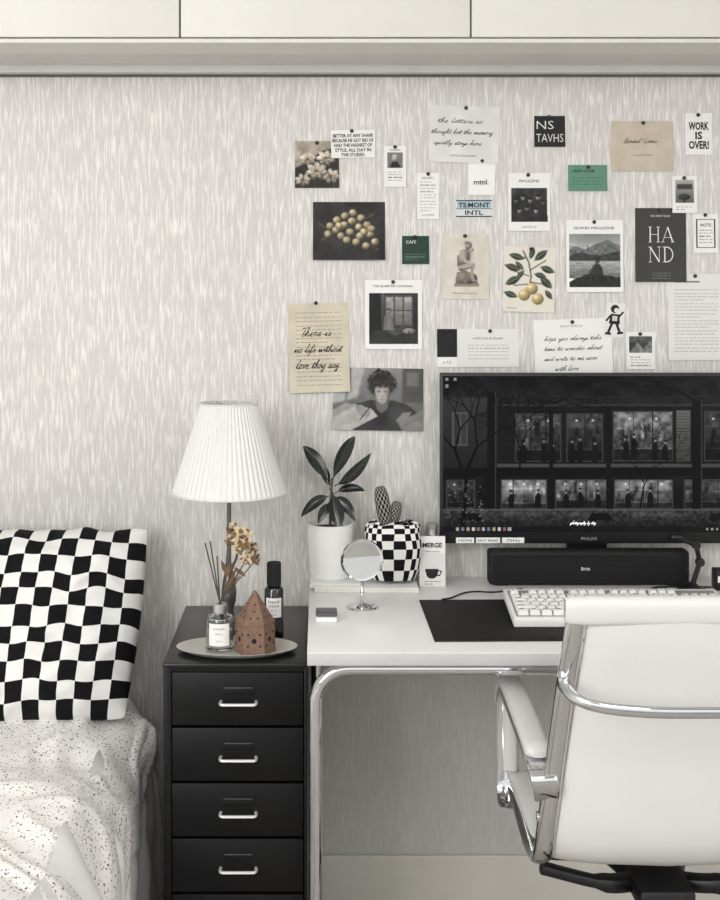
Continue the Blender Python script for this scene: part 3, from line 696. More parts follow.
# 3
i=Img(384,146,406,187,1.6,W); i.rect(387,152,403,168,(120,118,116)); i.ball(395,158,3.2,4,(200,196,190)); i.poly([(389,168),(392,162),(398,162),(401,168)],(40,40,42)); i.blur(1,(387,152,403,168)); i.rows(388,402,172,183,2.8)
card('note_card','narrow white card with tiny grey portrait and small print, left of the handwritten sheet','card',i,[('Studio',395,149.8,2,11,'ink')],pin=((395,147),))
# 4
i=Img(429,106,499,163,1.2,(224,223,220)); i.cloud(.03,14)
card('letter_sheet','pale translucent sheet with slanted black handwriting, above the small white tag','paper sheet',i,
 [('HOTEL STATIONERY',464,156,1.8,26,'grey')],hand=[('the letters so',460,123,2.2,46,.27),('thought but the memory',462,134,2.2,62,.27),('quietly stays here',458,145,2.2,48,.27)],tilt=2,pin=((465,108),))
# 5
i=Img(534,116,565,147,1.2,(36,36,38)); card('note_card','square black card with large thin pale capital letters in two rows','card',i,
 [('NS',545,125,8.5,17,'whiteink',0,-.008),('TAVHS',549.5,138,8.5,27,'whiteink',0,-.008)],pin=((549,117),))
# 6
i=Img(611,121,673,171,1.2,(200,189,171)); i.noise(2).cloud(.03,8); card('note_card','brown kraft card with thin slanted handwriting in the top right of the display','card',i,[('a small letter',642,155,2,20,'grey')],hand=[('Bound Game',640,143,2.4,34,.27)],pin=((643,123),),hink='softink')
# 7
i=Img(685,113,712,155,1.2,W); card('note_card','white card with heavy black capitals saying WORK IS OVER!','card',i,
 [('WORK',698.5,126,7.5,20,'ink',0,.03),('IS',698.5,135.5,7,7,'ink',0,.03),('OVER!',698.5,145,7.5,20,'ink',0,.03)],pin=((698,115),))
# 8
i=Img(417,173,439,219,1.4,W); i.rows(420,436,182,212,3.2,(150,148,146)); card('receipt','narrow white receipt with faint rows of print','receipt',i,[('RECEIPT',428,178,2,12,'grey'),('no.0032',428,215,2,12,'grey')],pin=((428,174),))
# 9
i=Img(468,159,495,195,1.2,(243,242,240)); card('note_card','small white tag with one short bold dark word, under the handwritten sheet','card',i,[('mtnl.',481,182,5,15,'ink',0,.015)],pin=((482,161),))
# 10
i=Img(456,200,492,217,1.8,(214,220,220)); i.rect(457,201,491,208.4,(168,192,198)); i.rect(456,200,492,201,(60,66,70)); i.rect(456,208.6,492,209.2,(60,66,70)); i.rect(456,216,492,217,(60,66,70))
card('sticker','light blue and white sticker strip with two rows of black capitals','sticker',i,[('TS:MONT',474,205,4.6,31,'ink',0,.02),('INTL',474,212.6,4.4,18,'ink',0,.02)],curl=0.001,pin=(False,))
# 11
i=Img(568,165,607,191,1.3,(98,142,120)); i.rows(572,602,178,187,3,(60,90,74)); card('note_card','light green card with small dark print','card',i,[('GREEN ROOM',583,171,2.6,22,'greendark',0,.01)],pin=((588,167),))
# 12
i=Img(508,173,550,231,2,W); bx_=(511,188,547,222); i.vgrad(*bx_,(54,54,56),(24,24,26)); i.cloud(.4,6,bx_)
for x,y,g in ((516,201,120),(523,198,175),(530,201,150),(538,198,180),(543,203,110),(519,211,160),(527,209,130),(536,211,170)):
    i.poly([(x-4.5,222),(x-4,y+5),(x-1.5,y+2.4),(x+1.5,y+2.4),(x+4,y+5),(x+4.5,222)],(26+g//9,)*3); i.ball(x,y,2.1,2.8,(g,g-3,g-6),0,.35); i.ell(x,y-2.4,2.4,1.3,(22,22,22))
i.cloud(.25,3,bx_).blur(1,bx_).noise(3,bx_)
card('postcard','white bordered card with dark group photograph, between the tag and the green card','postcard',i,[('MAGAZINE',529,181,2.6,20,'ink'),('ISSUE 04',529,227,1.8,14,'grey')],pin=((528,175),))
# 13
i=Img(672,176,697,213,1.6,W); bx_=(675,180,694,203); i.vgrad(*bx_,(170,170,170),(90,90,90)); i.rect(677,184,692,189,(60,60,62)); i.ball(684,197,6,3.2,(60,60,60)); i.rect(683,198,685,203,(40,40,40)); i.blur(1,bx_); i.rows(676,692,207,211,2.6)
card('postcard','small white card with grey picture of a round stool, below the WORK IS OVER! card','postcard',i,pin=((684,178),))
# 14 berries
i=Img(313,202,385,260,1.9,(42,40,40)); i.cloud(.35,14)
i.line([(322,240),(335,232),(350,226),(374,214)],1.2,(98,88,66)).line([(345,228),(362,240),(378,250)],1,(90,80,60)).line([(325,228),(318,222)],1,(98,88,66))
for x,y in ((330,226),(337,220),(345,216),(353,213),(361,218),(352,221),(344,225),(336,230),(328,234),(359,227),(367,225),(350,232),(360,236),(370,234),(375,242),(366,246),(356,242),(371,229),(341,236),(347,240),(364,232),(339,226)):
    i.ball(x,y,4,3.7,(206,190,152),0,.3); i.soft(x-1.2,y-1.4,1.1,.9,(232,222,196),0,.7); i.soft(x+1.4,y+1.6,1,.8,(90,76,50),0,.5)
i.cloud(.18,3).blur(1).noise(3)
card('photo_print','dark landscape print of a bunch of yellow berries','photo print',i,curl=.008,pin=((349,204),))
# 15
i=Img(402,236,429,264,1.3,(38,62,54)); i.rows(405,426,254,261,3,(100,130,118)); card('note_card','small dark green card right of the yellow berry print','card',i,[('CAFE',411,242,3,10,'whiteink')],pin=((415,237),))
# 16 sculpture
i=Img(442,234,489,299,2.1,(214,208,196)); i.cloud(.04,8)
st=(182,175,162)
i.poly([(455,285),(478,285),(477,276),(472,272),(457,272)],(112,106,96)); i.ball(466,278,10.5,6,(146,140,128),0,.4)
i.poly([(458,270),(457,258),(461,250),(468,248),(473,253),(472,262),(468,270)],(150,143,131)); i.ball(463.5,258,5.6,9,st,.25,.3); i.soft(468,261,2.5,5,(96,90,80),.3,.6)
i.ball(468.5,245.5,3.3,4,(190,184,172),.5,.3); i.soft(467,243,2.8,1.6,(80,74,66),.2,.8); i.line([(471,247),(472.2,248)],1,(150,143,131))
i.line([(461,252),(465,261),(471,263)],3,(178,171,158)); i.line([(471,263),(472.6,251)],2.4,(196,190,178)); i.ball(472,249.6,1.7,1.6,(186,180,168))
i.line([(460,268),(466,266),(473,265)],4.6,(172,165,152)); i.line([(473,266),(471.5,273),(473,280)],3.2,(158,151,138)); i.line([(473,280),(476,281)],2,(150,143,131)); i.line([(461,270),(467,273),(465,282)],3.4,(120,114,103))
i.line([(459.5,270),(472,267.6)],.8,(80,74,66)); i.line([(458,256),(457.6,266)],1,(92,86,76)); i.rect(454,283.5,479,286.5,(140,134,122)); i.blur(1)
card('postcard','beige card with drawing of a seated thinking statue','postcard',i,[('Museum print',465,293,2,24,'grey')],pin=((465,236),))
# 17 botanical
i=Img(503,247,555,312,2.1,(224,220,208)); i.line([(522,251),(528,262),(531,276),(529,290)],1.2,(78,70,54)).line([(530,270),(545,260)],.9,(78,70,54)).line([(529,276),(512,271)],.9,(78,70,54)).line([(526,258),(514,256)],.9,(78,70,54)).line([(530,282),(545,284)],.9,(78,70,54)).line([(529,284),(514,286)],.9,(78,70,54))
def lf_(x,y,rx,ry,a,c=(66,76,64)):
    L_=[(x+math.cos(a)*rx*t-math.sin(a)*ry*q*math.sin(PI*(t+1)/2),y+math.sin(a)*rx*t+math.cos(a)*ry*q*math.sin(PI*(t+1)/2)) for q,ts in ((1,[-1+k*.2 for k in range(11)]),(-1,[1-k*.2 for k in range(11)])) for t in ts]
    i.poly(L_,c); i.poly(L_[:11],tuple(v*.7 for v in c)); i.line([(x-math.cos(a)*rx,y-math.sin(a)*rx),(x+math.cos(a)*rx,y+math.sin(a)*rx)],.6,(130,138,120))
for q_ in ((516,257,8.5,3.2,.25),(540,255,8.5,3.6,-.7),(512,268,8.5,3.4,.3),(547,269,8,3.4,.35),(513,281,9,3.8,-.5),(546,282,8.5,3.8,.75),(531,253,6.5,2.8,-1.3),(511,295,7.5,3.2,.3),(520,275,6,2.4,-.9),(540,275,6.5,2.8,.2),(549,294,6,2.6,.9),(519,266,6,2.4,.8)): lf_(*q_)
for x,y in ((524.5,295),(538,298.5),(532,288.5)): i.ball(x,y,6,5.8,(222,198,142),0,.45); i.soft(x-2,y-2,1.6,1.4,(244,234,204)); i.soft(x+2.5,y+2.5,1.6,1.6,(150,122,70),0,.5)
i.noise(3).blur(1); card('postcard','botanical card of yellow citrus fruit among dark leaves','postcard',i,[('Citrus',512,308,2,10,'grey')],tilt=2,pin=((530,249),))
# 18 lake
i=Img(566,220,623,292,2.1,(240,239,237)); bx_=(569,234,620,287); i.vgrad(569,234,620,258,(136,138,139),(210,210,209)); i.cloud(.08,7,(569,234,620,248))
i.poly([(569,250),(573,247),(577,246.4),(582,248.4),(586,249),(591,246),(596,244),(601,242.4),(607,239.6),(611,241.4),(614,243.6),(620,246),(620,262),(569,262)],(108,110,111)); i.poly([(569,256),(575,253.4),(582,252.4),(590,254.6),(600,255.4),(611,252.4),(620,251),(620,262),(569,262)],(60,62,63))
i.cloud(.25,2.4,(569,244,620,262))
i.vgrad(569,261,620,278,(176,177,177),(98,99,100))
for k in range(90): x=rng.uniform(569,616); y=rng.uniform(262,278); i.line([(x,y),(x+rng.uniform(2,8),y)],.45,(206,206,206) if k%2 else (84,84,86),.45)
i.poly([(569,282),(576,278),(584,276),(592,274),(600,274.6),(610,276),(620,278),(620,287),(569,287)],(38,38,39)); i.cloud(.35,2,(569,276,620,287))
i.poly([(591,275),(592,267),(595,263.6),(599,264),(602,268),(603,275)],(48,48,50)); i.ball(597,260.8,2.3,2.8,(96,92,90),0,.3); i.soft(597,259,2.4,1.3,(26,26,27),0,.9); i.line([(594,267),(589,272),(594,274)],1.8,(66,66,68)); i.line([(593,274),(584,276)],2.6,(44,44,46))
i.blur(1,bx_).noise(3,bx_)
card('postcard','white bordered photograph of a person by a lake under hills','postcard',i,[('ISLAND MAGAZINE',594,228,2.6,40,'ink')],curl=.006,pin=((594,222),))
# 19 HAND
i=Img(635,208,686,282,1.2,(62,62,60)); i.rows(652,670,273,279,2.6,(130,130,126))
sr=[]
def ser(x,y): sr.append((((x-1.8),y),((x+1.8),y),.5))
def st_(p,w): sr.append((p[0],p[1],w))
y0_,y1_=227,242
for x in (650,658): st_(((x,y0_),(x,y1_)),1.3 if x==650 else 1.0); ser(x,y0_); ser(x,y1_)
st_(((650,234.5),(658,234.5)),.5)
st_(((662.5,y1_),(667.5,y0_)),.5); st_(((667.5,y0_),(672.5,y1_)),1.3); ser(662.5,y1_); ser(672.5,y1_); st_(((664.3,237.5),(670.7,237.5)),.5)
y0_,y1_=247,262
st_(((650,y0_),(650,y1_)),.5); ser(650,y1_); st_(((650,y0_),(659,y1_)),1.3); st_(((659,y0_),(659,y1_)),.5); ser(659,y0_); ser(649.5,y0_)
st_(((664.5,y0_),(664.5,y1_)),1.3); ser(664,y0_); ser(664,y1_)
dr=[([a,b],w) for a,b,w in sr]
dr.append(([(664.5+8*math.sin(t)**.8 if math.sin(t)>0 else 664.5,254.5-7.5*math.cos(t)) for t in [PI*k/16 for k in range(17)]],1.0))
card('note_card','charcoal grey card with tall pale serif letters HA ND','card',i,[('THE FIRST ISSUE',660,216,1.8,20,'whiteink')],pin=((660,210),),draw=('whiteink',dr))
# 20
i=Img(693,214,718,253,1.4,W); i.rect(696,219,715,220,(60,60,60)); i.rect(696,247,715,248,(60,60,60)); i.rect(696,219,697,248,(60,60,60)); i.rect(714,219,715,248,(60,60,60)); i.rows(699,712,230,244,3.2)
card('note_card','small white card with thin dark frame and rows of print at the right edge','card',i,[('NOTE',705.5,225,3,11,'ink',0,.01)],pin=((705,215),))
# 21
i=Img(437,329,457,367,1.4,(26,26,28)); i.rect(437,357,457,367,W); card('instant_photo','black instant picture with blank white strip below','photo print',i,[('n.12',447,362,2.4,8,'ink')],pin=((447,331),))
# 22
i=Img(457,329,519,367,1.4,(228,227,224)); i.rows(468,509,345,361,3.4,(170,168,165)); card('note_card','wide pale card with faint centred print next to the black instant picture','card',i,[('with love & thanks',488,338,2.6,30,'grey',.3)],pin=((490,331),))
# 23
i=Img(534,319,612,374,1.2,(238,237,235)); card('letter_sheet','white sheet with slanted handwriting tucked behind the top of the monitor','paper sheet',i,
 [('ROOM SERVICE',572,326,1.8,22,'grey')],hand=[('hope you always take',573,340,2.2,58,.27),('time to wander about',573,350,2.2,58,.27),('and write to me soon',570,360,2.2,54,.27),('with love',566,370,2.2,24,.27)],tilt=-2,pin=((573,322),))
# 24
i=Img(605,303,624,337,2.2,(228,227,225))
i.ell(614,309,4.2,4.2,(24,24,26)); i.ell(615.5,310.2,2.4,2.4,(225,222,216)); i.poly([(610,314),(619,314),(620,324),(609,324)],(24,24,26)); i.rect(612,316,617,321,(205,203,198))
i.line([(610,316),(606.5,321)],2,(24,24,26)).line([(619,316),(622,312)],2,(24,24,26)).line([(612,324),(609,333)],2.6,(24,24,26)).line([(617,324),(620,331)],2.6,(24,24,26)).line([(607,334),(611,334)],2.4,(24,24,26)).line([(619,333),(623,332)],2.4,(24,24,26))
card('sticker','tiny black and white sticker of a walking figure above the monitor','sticker',i,curl=0.001,tilt=5,pin=(False,))
# 25
i=Img(626,332,655,369,1.7,W); bx_=(629,336,652,353); i.vgrad(*bx_,(90,90,92),(40,40,42)); i.poly([(629,353),(637,342),(643,348),(650,341),(652,343),(652,353)],(120,120,120)); i.cloud(.3,3,bx_).blur(1,bx_); i.rows(630,650,357,366,2.8)
card('postcard','small white card with dark mountain picture just above the monitor','postcard',i,pin=((640,334),))
# 26
i=Img(668,274,722,360,1.3,(228,227,224)); i.rows(674,718,290,352,3.4,(150,148,145),.8,.7); i.rect(674,281,700,282.5,(120,120,118))
card('letter_sheet','tall pale typed letter at the right edge above the monitor','paper sheet',i,pin=((695,276),))
# 27 interior
i=Img(365,280,422,349,2,(240,239,237)); bx_=(369,293,418,344); i.vgrad(*bx_,(50,50,51),(22,22,24)); i.rect(384,295,413,327,(70,70,70)); 
for xx in (386,395,404): i.vgrad(xx,297,xx+7.6,325,(160,160,158),(100,100,98)); i.rect(xx,310,xx+7.6,311,(60,60,60))
i.rect(369,293,381,332,(26,26,28)); i.vgrad(381,293,384,328,(90,90,90),(50,50,50))
i.poly([(372,332),(398,326),(418,331),(418,344),(369,344)],(48,48,48)); i.poly([(386,330),(404,326),(412,330),(394,336)],(84,84,82),.7)
i.poly([(383,330),(384,318),(387,314),(391,315),(393,322),(394,330)],(118,114,110)); i.ball(388.5,311,2.3,2.9,(168,162,156),0,.4); i.soft(388.4,309.4,2.4,1.3,(34,32,32),0,.9)
i.ball(409,331,6.4,3,(140,138,134),0,.5); i.line([(409,331),(409,339)],1.2,(30,30,30)); i.cloud(.15,4,bx_).blur(1,bx_).noise(3,bx_)
card('postcard','white framed dark photograph of a room interior above the curly hair portrait','postcard',i,[('THE QUARTERLY JOURNAL',393,286,2.2,40,'ink')],pin=((393,282),))
# 28
i=Img(289,303,349,392,1.3,(206,198,179)); i.cloud(.04,12); i.rows(296,342,313,386,4.2,(130,120,102),.8,.6)
card('letter_sheet','brown typed page with black slanted handwriting across it','paper sheet',i,hand=[('There is',316,336,4,32,.42),('no life without',318,352,3.6,48,.42),('love they say',317,368,3.8,44,.42)],tilt=-1.5,curl=.01,pin=((317,303),))
# 29 portrait
i=Img(333,368,423,430,2.2,(112,112,112)); i.vgrad(333,368,423,430,(140,140,140),(86,86,86)); i.poly([(333,368),(364,368),(357,398),(333,404)],(176,176,174)); i.line([(350,368),(346,400)],2,(110,110,110)); i.rect(337,374,344,392,(134,134,134)); i.rect(402,368,423,402,(82,82,82)); i.rect(406,372,418,386,(112,112,112)); i.blur(8)
i.poly([(342,424),(347,412),(356,404),(370,400),(393,400),(407,404),(417,412),(422,424),(423,430),(342,430)],(54,54,56)); i.soft(399,415,13,9,(84,84,86),.4,.6); i.soft(358,414,8,9,(86,86,88),-.3,.6); i.soft(381,418,7,10,(32,32,33),0,.8); i.line([(370,402),(378,414)],.8,(30,30,31)); i.line([(392,402),(384,414)],.8,(30,30,31))
i.poly([(376,396),(388,396),(388,408),(382,413),(376,408)],(104,101,98)); i.blur(1)
def curls(n,y1,r0,lo,hi):
    for _ in range(n):
        t=rng.uniform(0,2*PI); r=r0*math.sqrt(rng.rand()); x=381.5+math.cos(t)*13.5*r; y=383+math.sin(t)*11.5*r
        if y>y1: continue
        g=rng.randint(lo,hi); i.ell(x,y,rng.uniform(.8,1.9),rng.uniform(.5,1),(g,g,g),rng.uniform(0,3),.7)
i.soft(381.5,384,13.5,12,(28,28,29),0,1,3); curls(220,400,1.08,16,66)
fc=[(375,387),(377,384.8),(381.8,384),(386.6,384.8),(388.6,387),(388.7,393),(387.4,398.6),(385,402.6),(381.9,404.4),(378.9,402.6),(376.2,398.6),(375,393)]
i.poly(fc,(164,160,156)); i.soft(378.4,392,3.2,7,(196,192,188),0,.6); i.soft(388.2,395,2,8,(100,97,94),0,.8); i.soft(375.8,399,1.6,4,(118,115,112),0,.6); i.soft(381.8,403.4,3.4,1.6,(110,107,104),0,.6)
i.soft(381.8,386,7,2.2,(70,67,65),0,.7)
for ex in (378.6,385.2): i.soft(ex,391.2,1.7,1.1,(104,100,97),0,.7); i.soft(ex,391.6,1.5,.4,(50,46,44),0,.7)
i.soft(381.8,393.6,.8,2.6,(204,200,196),0,.45); i.soft(382.2,396.4,1.3,.6,(112,108,104),0,.6); i.soft(381.9,399.6,2,.55,(104,94,90),0,.7)
for _ in range(110):
    x=rng.uniform(371,393); y=383.5+rng.uniform(-5,2.6)+.014*(x-381.5)**2; g=rng.randint(18,70); i.ell(x,y,rng.uniform(.8,1.8),rng.uniform(.5,1),(g,g,g),rng.uniform(0,3),.7)
i.poly([(333,416),(354,404),(372,409),(378,416),(352,430),(333,430)],(180,178,175)); i.poly([(333,410),(346,403),(356,406),(333,418)],(156,154,151))
for k in range(6): i.line([(338+k*4,425-k*.6),(353+k*3.4,411)],.5,(128,126,123),.8)
i.poly([(354,405),(362,405),(371,411),(369,417),(360,416)],(150,146,142)); i.line([(366,411),(362,418)],1.3,(140,136,132)); i.line([(369,412),(366,419)],1.3,(146,142,138)); i.line([(360,420),(370,407)],.7,(30,30,30))
i.poly([(396,420),(403,412),(412,411),(408,418),(400,424)],(134,130,127)); i.poly([(398,422),(423,409),(423,430),(402,430)],(128,127,125)); i.line([(404,425),(422,416)],.7,(100,99,97))
i.blur(1).cloud(.06,5).noise(5)
card('photo_print','black and white portrait print of a curly haired person writing at a table','photo print',i,tilt=1,curl=.008,pin=((378,370),))
# ---------------- monitor
MYF=-.062; sc=(CD+MYF)/F
def mx(px): return (px-CX)*sc
def mz(py): return ZC-(py-HY)*sc
mon=thing('monitor','large black computer monitor on the desk showing a night street photograph','monitor',(mx(589),MYF+.015,DZ))
obj('housing',MB().box(mx(440),mx(738),MYF,MYF+.014,mz(543.5),mz(373),bev=.002).box(mx(480),mx(700),MYF+.013,MYF+.036,mz(520),mz(400),bev=.008),'rubber',mon)
obj('stand',MB().box(mx(570),mx(610),MYF+.030,MYF+.046,DZ+.006,mz(470),bev=.003).box(mx(530),mx(650),MYF+.018,MYF+.058,DZ,DZ+.008,bev=.002),'rubber',mon)
i=Img(443,376,735,532,1.7,(18,18,20))
i.vgrad(443,376,735,410,(16,16,18),(30,30,32)); i.cloud(.5,9)
def win(x0,y0,x1,y1,lum,nm,hb=.25):
    i.rect(x0-2,y0-2,x1+2,y1+2,(9,9,10)); i.rect(x0-1.2,y0-1.2,x1+1.2,y1+1.2,(56,56,56)); b=(x0,y0,x1,y1); H_=y1-y0; W_=x1-x0
    i.vgrad(x0,y0,x1,y1,(lum*.95,)*3,(lum*.4,)*3)
    k0=rng.uniform(.25,.4); i.rect(x0,y0+H_*k0,x0+W_*rng.uniform(.4,1),y0+H_*(k0+.03),(lum*1.25,)*3,.7)
    for _ in range(int(W_/3)):
        w_=rng.uniform(1,5); h_=rng.uniform(.08,.4)*H_; g=rng.choice([.12,.3,.5,1.25])*lum; x=rng.uniform(x0,x1-w_); y=y0+H_*rng.uniform(.25,.95)-h_*.5
        i.rect(x,max(y0,y),x+w_,min(y1,y+h_),(min(g,220),)*3,.65)
    i.rect(x0,y1-H_*hb,x1,y1,(lum*.2,)*3,.8); i.rect(x0,y1-H_*hb,x1,y1-H_*hb+.8,(min(225,lum*1.3),)*3,.6)
    i.cloud(.4,4,b).blur(1,b)
    for k in range(1,nm): x=x0+W_*k/nm; i.rect(x-.45,y0,x+.45,y1,(10,10,11))
    for k in range(max(1,nm//2+1)):
        lx_=x0+W_*(k+.6)/(nm//2+1.2); i.soft(lx_,y0+H_*.14,1.3,1,(250,250,246)); i.soft(lx_,y0+H_*.24,5,4,(min(235,lum*1.7),)*3,0,.45)
def fig(x,y,g=110,base=462):
    i.poly([(x-2.8,base),(x-3,y+6),(x-1.2,y+2.2),(x+1.2,y+2.2),(x+3,y+6),(x+2.8,base)],(14,14,16)); i.ell(x,y,1.4,1.9,(g,g*.97,g*.94)); i.ell(x,y-1.2,1.5,1,(14,14,14))
i.rect(443,404,735,466,(22,22,24))
for yy in range(405,466,3): i.rect(497,yy,735,yy+.5,(11,11,12),.8)
i.rect(443,464,735,467,(66,66,66)); i.rect(443,467,735,476,(11,11,12)); i.rect(443,404,735,406,(50,50,50)); i.rect(443,396,735,397,(36,36,37))
for x in range(446,735,8): i.rect(x,398,x+5,403,(30,30,32),.8)
i.vgrad(443,398,497,468,(50,50,51),(28,28,30)); i.rect(452,412,468,446,(74,74,74)); i.rect(454,414,459.5,444,(46,46,48)); i.rect(461,414,466.5,444,(54,54,56)); i.rect(476,412,488,446,(38,38,40))
win(516,414,560,461,74,3); win(567,414,602,461,62,2); win(614,412,672,460,118,3); win(705,412,735,460,58,2)
i.vgrad(676,410,690,462,(96,96,94),(60,60,59))
for yy in range(410,462,3): i.rect(676,yy,690,yy+.7,(48,48,47),.7)
for x,y in ((572,441),(580,439),(595,443),(524,443),(544,441),(553,445)): fig(x,y)
for x,y in ((626,439),(634,436),(655,440),(665,442)): fig(x,y,140,460)
win(447,481,474,507,56,2,.2); win(502,480,546,508,136,4,.2); win(556,480,606,508,104,5,.3); win(615,480,672,508,126,4,.22); win(685,480,735,508,76,3,.25)
for x,y in ((511,492),(538,491),(566,492),(580,490),(598,492),(628,491),(650,490)): fig(x,y,120,508)
i.rect(487,392,495,526,(12,12,13)); i.rect(549,406,553,510,(14,14,15)); i.rect(606,406,611,510,(14,14,15)); i.rect(692,400,701,528,(12,12,13)); i.rect(495,392,496,526,(50,50,50)); i.rect(701,400,702,526,(50,50,50))
i.vgrad(443,509,735,526,(56,56,56),(28,28,29)); i.cloud(.45,2.2,(443,509,735,526)); i.rect(443,509,735,510.2,(82,82,81))
for x in (510,532,575,640,665): i.soft(x,514,9,2.4,(98,98,96),0,.5)
for x in (470,600,720): i.poly([(x-12,520),(x-9,513),(x+8,513),(x+13,520)],(14,14,15)); i.ell(x-7,520,2,2,(8,8,8)); i.ell(x+8,520,2,2,(8,8,8))
def branch(x,y,a,l,w,dep):
    x2=x+math.cos(a)*l; y2=y+math.sin(a)*l; i.line([(x,y),(x2,y2)],w,(7,7,8))
    if dep>0:
        for k in (-1,1): branch(x2,y2,a+k*rng.uniform(.2,.6),l*rng.uniform(.66,.86),max(.5,w*.68),dep-1)
branch(463,526,-1.5,52,3.6,0); branch(464,476,-1.9,28,2.8,6); branch(464,476,-1.15,32,2.8,7); branch(519,476,-1.5,26,2,6); branch(590,408,-2.9,16,1.4,5); branch(700,404,-2.6,24,2,6); branch(552,404,-.4,18,1.6,6); branch(640,508,-1.4,24,1.6,6)
i.blobs(90,(446,484,484,522),.9,[(150,150,148),(100,100,99),(64,64,64)],.6)
i.noise(2.5)
i.rect(443,526,735,532,(16,17,20))
for k in range(11): i.rect(456+k*5.2,527.3,459+k*5.2,530.7,[(160,160,160),(100,115,140),(165,150,120),(190,190,190),(125,100,95)][k%5])
for k in range(5): i.rect(706+k*5,528,708+k*5,530,(150,150,150))
for k,(x,y) in enumerate(((447,379),(447,386),(455,379))): i.rect(x-1.5,y-1.5,x+1.5,y+1.5,(130,132,136))
me=gridmesh('screen',i,mx(735)-mx(443),mz(376)-mz(532),lambda p:p,'scr')
o=bpy.data.objects.new('screen',me); C.objects.link(o); o.parent=mon
o.location=Vector((mx(589),MYF-.0008,(mz(376)+mz(532))/2))-WL[mon]; WL[o]=WL[mon]
tx=MB(); cursive(tx,'photography by day',mx(583),mz(524),MYF-.0014,.0032,.058,.0005); obj('caption',tx,mat('screen_white',(235,235,235),.5,emit=.7),mon,smooth=False)
tx=MB(); tx.text('PHILIPS',mx(589),mz(538.5),MYF-.0012,.0065,.036,bold=.01); obj('brand_lettering',tx,'dial',mon,smooth=False)
for a,b2,s_t,wd in ((456,474,'HDMI',.03),(476,500,'EASY READ',.046),(502,524,'75Hz',.03)):
    s_=obj('sticker',MB().box(mx(a),mx(b2),MYF-.0012,MYF-.0001,mz(543),mz(537.5)),'label',mon,smooth=False)
    tx=MB(); tx.text(s_t,mx((a+b2)/2),mz(540.3),MYF-.0016,.0055,wd); obj('lettering',tx,'ink',s_,smooth=False)
# soundbar
sb0,sb1=(489-CX)*2.905/F,(690-CX)*2.905/F
zs=ZC-(551-HY)*2.905/F
sbt=thing('soundbar','long black soundbar lying under the monitor','soundbar',((sb0+sb1)/2,-.072,DZ))
obj('body',B(sb0,sb1,-.095,-.052,DZ+.002,zs,bev=.008,seg=4),'matte',sbt)
obj('grille',B(sb0+.010,sb1-.010,-.0965,-.094,DZ+.010,zs-.018,bev=.001),mat('speaker_cloth',(16,16,18),.9,var=.5,ns=500),sbt)
obj('front_strip',B(sb0+.01,sb1-.01,-.0968,-.095,zs-.014,zs-.011),'blacktop',sbt)
tx=MB(); tx.text('Britz',(586-CX)*2.9/F,DZ+.040,-.0972,.0075,.020,bold=.01); obj('lettering',tx,'whiteink',sbt,smooth=False)
for x in (sb0+.03,sb1-.03): obj('foot',B(x-.015,x+.015,-.09,-.06,DZ,DZ+.003),'rubber',sbt)
# cup card
c0,c1=(419-CX)*2.915/F,(445-CX)*2.915/F
ht=.112
i=Img(0,0,26,50,2.4,(222,222,219)); i.rect(0,0,26,17,(236,235,233)); i.ell(12.5,36,6,6.2,(28,28,30)); i.rect(5,28,20,33,(222,222,219)); i.rect(6,32.5,19,36,(28,28,30)); i.line([(18,34),(22,35),(20,39),(17,39)],1.2,(28,28,30)); i.rows(5,21,45,49,2.4)
me=gridmesh('cup_card',i,c1-c0,ht,lambda p:p,'pic'); cc=bpy.data.objects.new('cup_card',me); C.objects.link(cc); cc.location=((c0+c1)/2,-.094,DZ+ht/2); cc.rotation_euler=(-.10,0,0); WL[cc]=Vector(cc.location)
tag(cc,'small pale card printed MERGE above a black coffee cup, leaning beside the monitor','card')
mo=cc.modifiers.new('t','SOLIDIFY'); mo.thickness=.001; mo.offset=-1
tx=MB(); tx.text('MERGE',0,ht/2-.020,-.0008,.010,.044,bold=.03); tx.text('coffee roasters',0,ht/2-.034,-.0008,.0035,.034); obj('lettering',tx,'ink',cc,local=True,smooth=False,recalc=False)
# mouse pad, keyboard
pd=B(.216,.505,-.53,-.222,DZ,DZ+.003,bev=.0012,Mx=None); o=obj('mouse_pad',pd,'matte'); tag(o,'black rectangular mouse pad in front of the monitor','mouse pad'); o.rotation_euler=(0,0,.02)
KX,KY,KZ=.384,-.445,DZ+.0035
kbd=thing('keyboard','white mechanical keyboard lying on the desk behind the chair back','keyboard',(KX,KY,KZ))
kw,kdp=.445,.158
slope=Matrix.Translation((KX,KY,KZ))@Matrix.Rotation(math.atan2(.022,kdp),4,'X')
b=MB(); b.box(0,kw,0,kdp,0,.018,bev=.003,seg=3,Mx=slope); obj('case',b,'white',kbd)
b=MB(); b.box(.007,kw-.007,.012,kdp-.012,.0175,.0186,Mx=slope); obj('key_bed',b,'dial',kbd)
for xx in (.02,kw-.06):
    b=MB(); b.box(xx,xx+.04,kdp-.03,kdp-.015,-.0175,.002,Mx=slope); obj('foot',b,'rubber',kbd)
u=.0188
R0=[('',1.25)]*3+[('',6.25)]+[('',1.25)]*4; R1=[('',2.25)]+[(c,1) for c in 'ZXCVBNM,./']+[('',2.75)]
R2=[('',1.75)]+[(c,1) for c in "ASDFGHJKL;'"]+[('',2.25)]; R3=[('',1.5)]+[(c,1) for c in 'QWERTYUIOP[]']+[('\\',1.5)]
R4=[(c,1) for c in '`1234567890-=']+[('',2)]; R5=[('E',1),(None,1)]+[('F',1)]*4+[(None,.5)]+[('F',1)]*4+[(None,.5)]+[('F',1)]*4
nav=[[('<',1),('v',1),('>',1)],[(None,1),('^',1)],[],[('D',1),('N',1),('P',1)],[('I',1),('H',1),('P',1)],[('P',1),('S',1),('B',1)]]
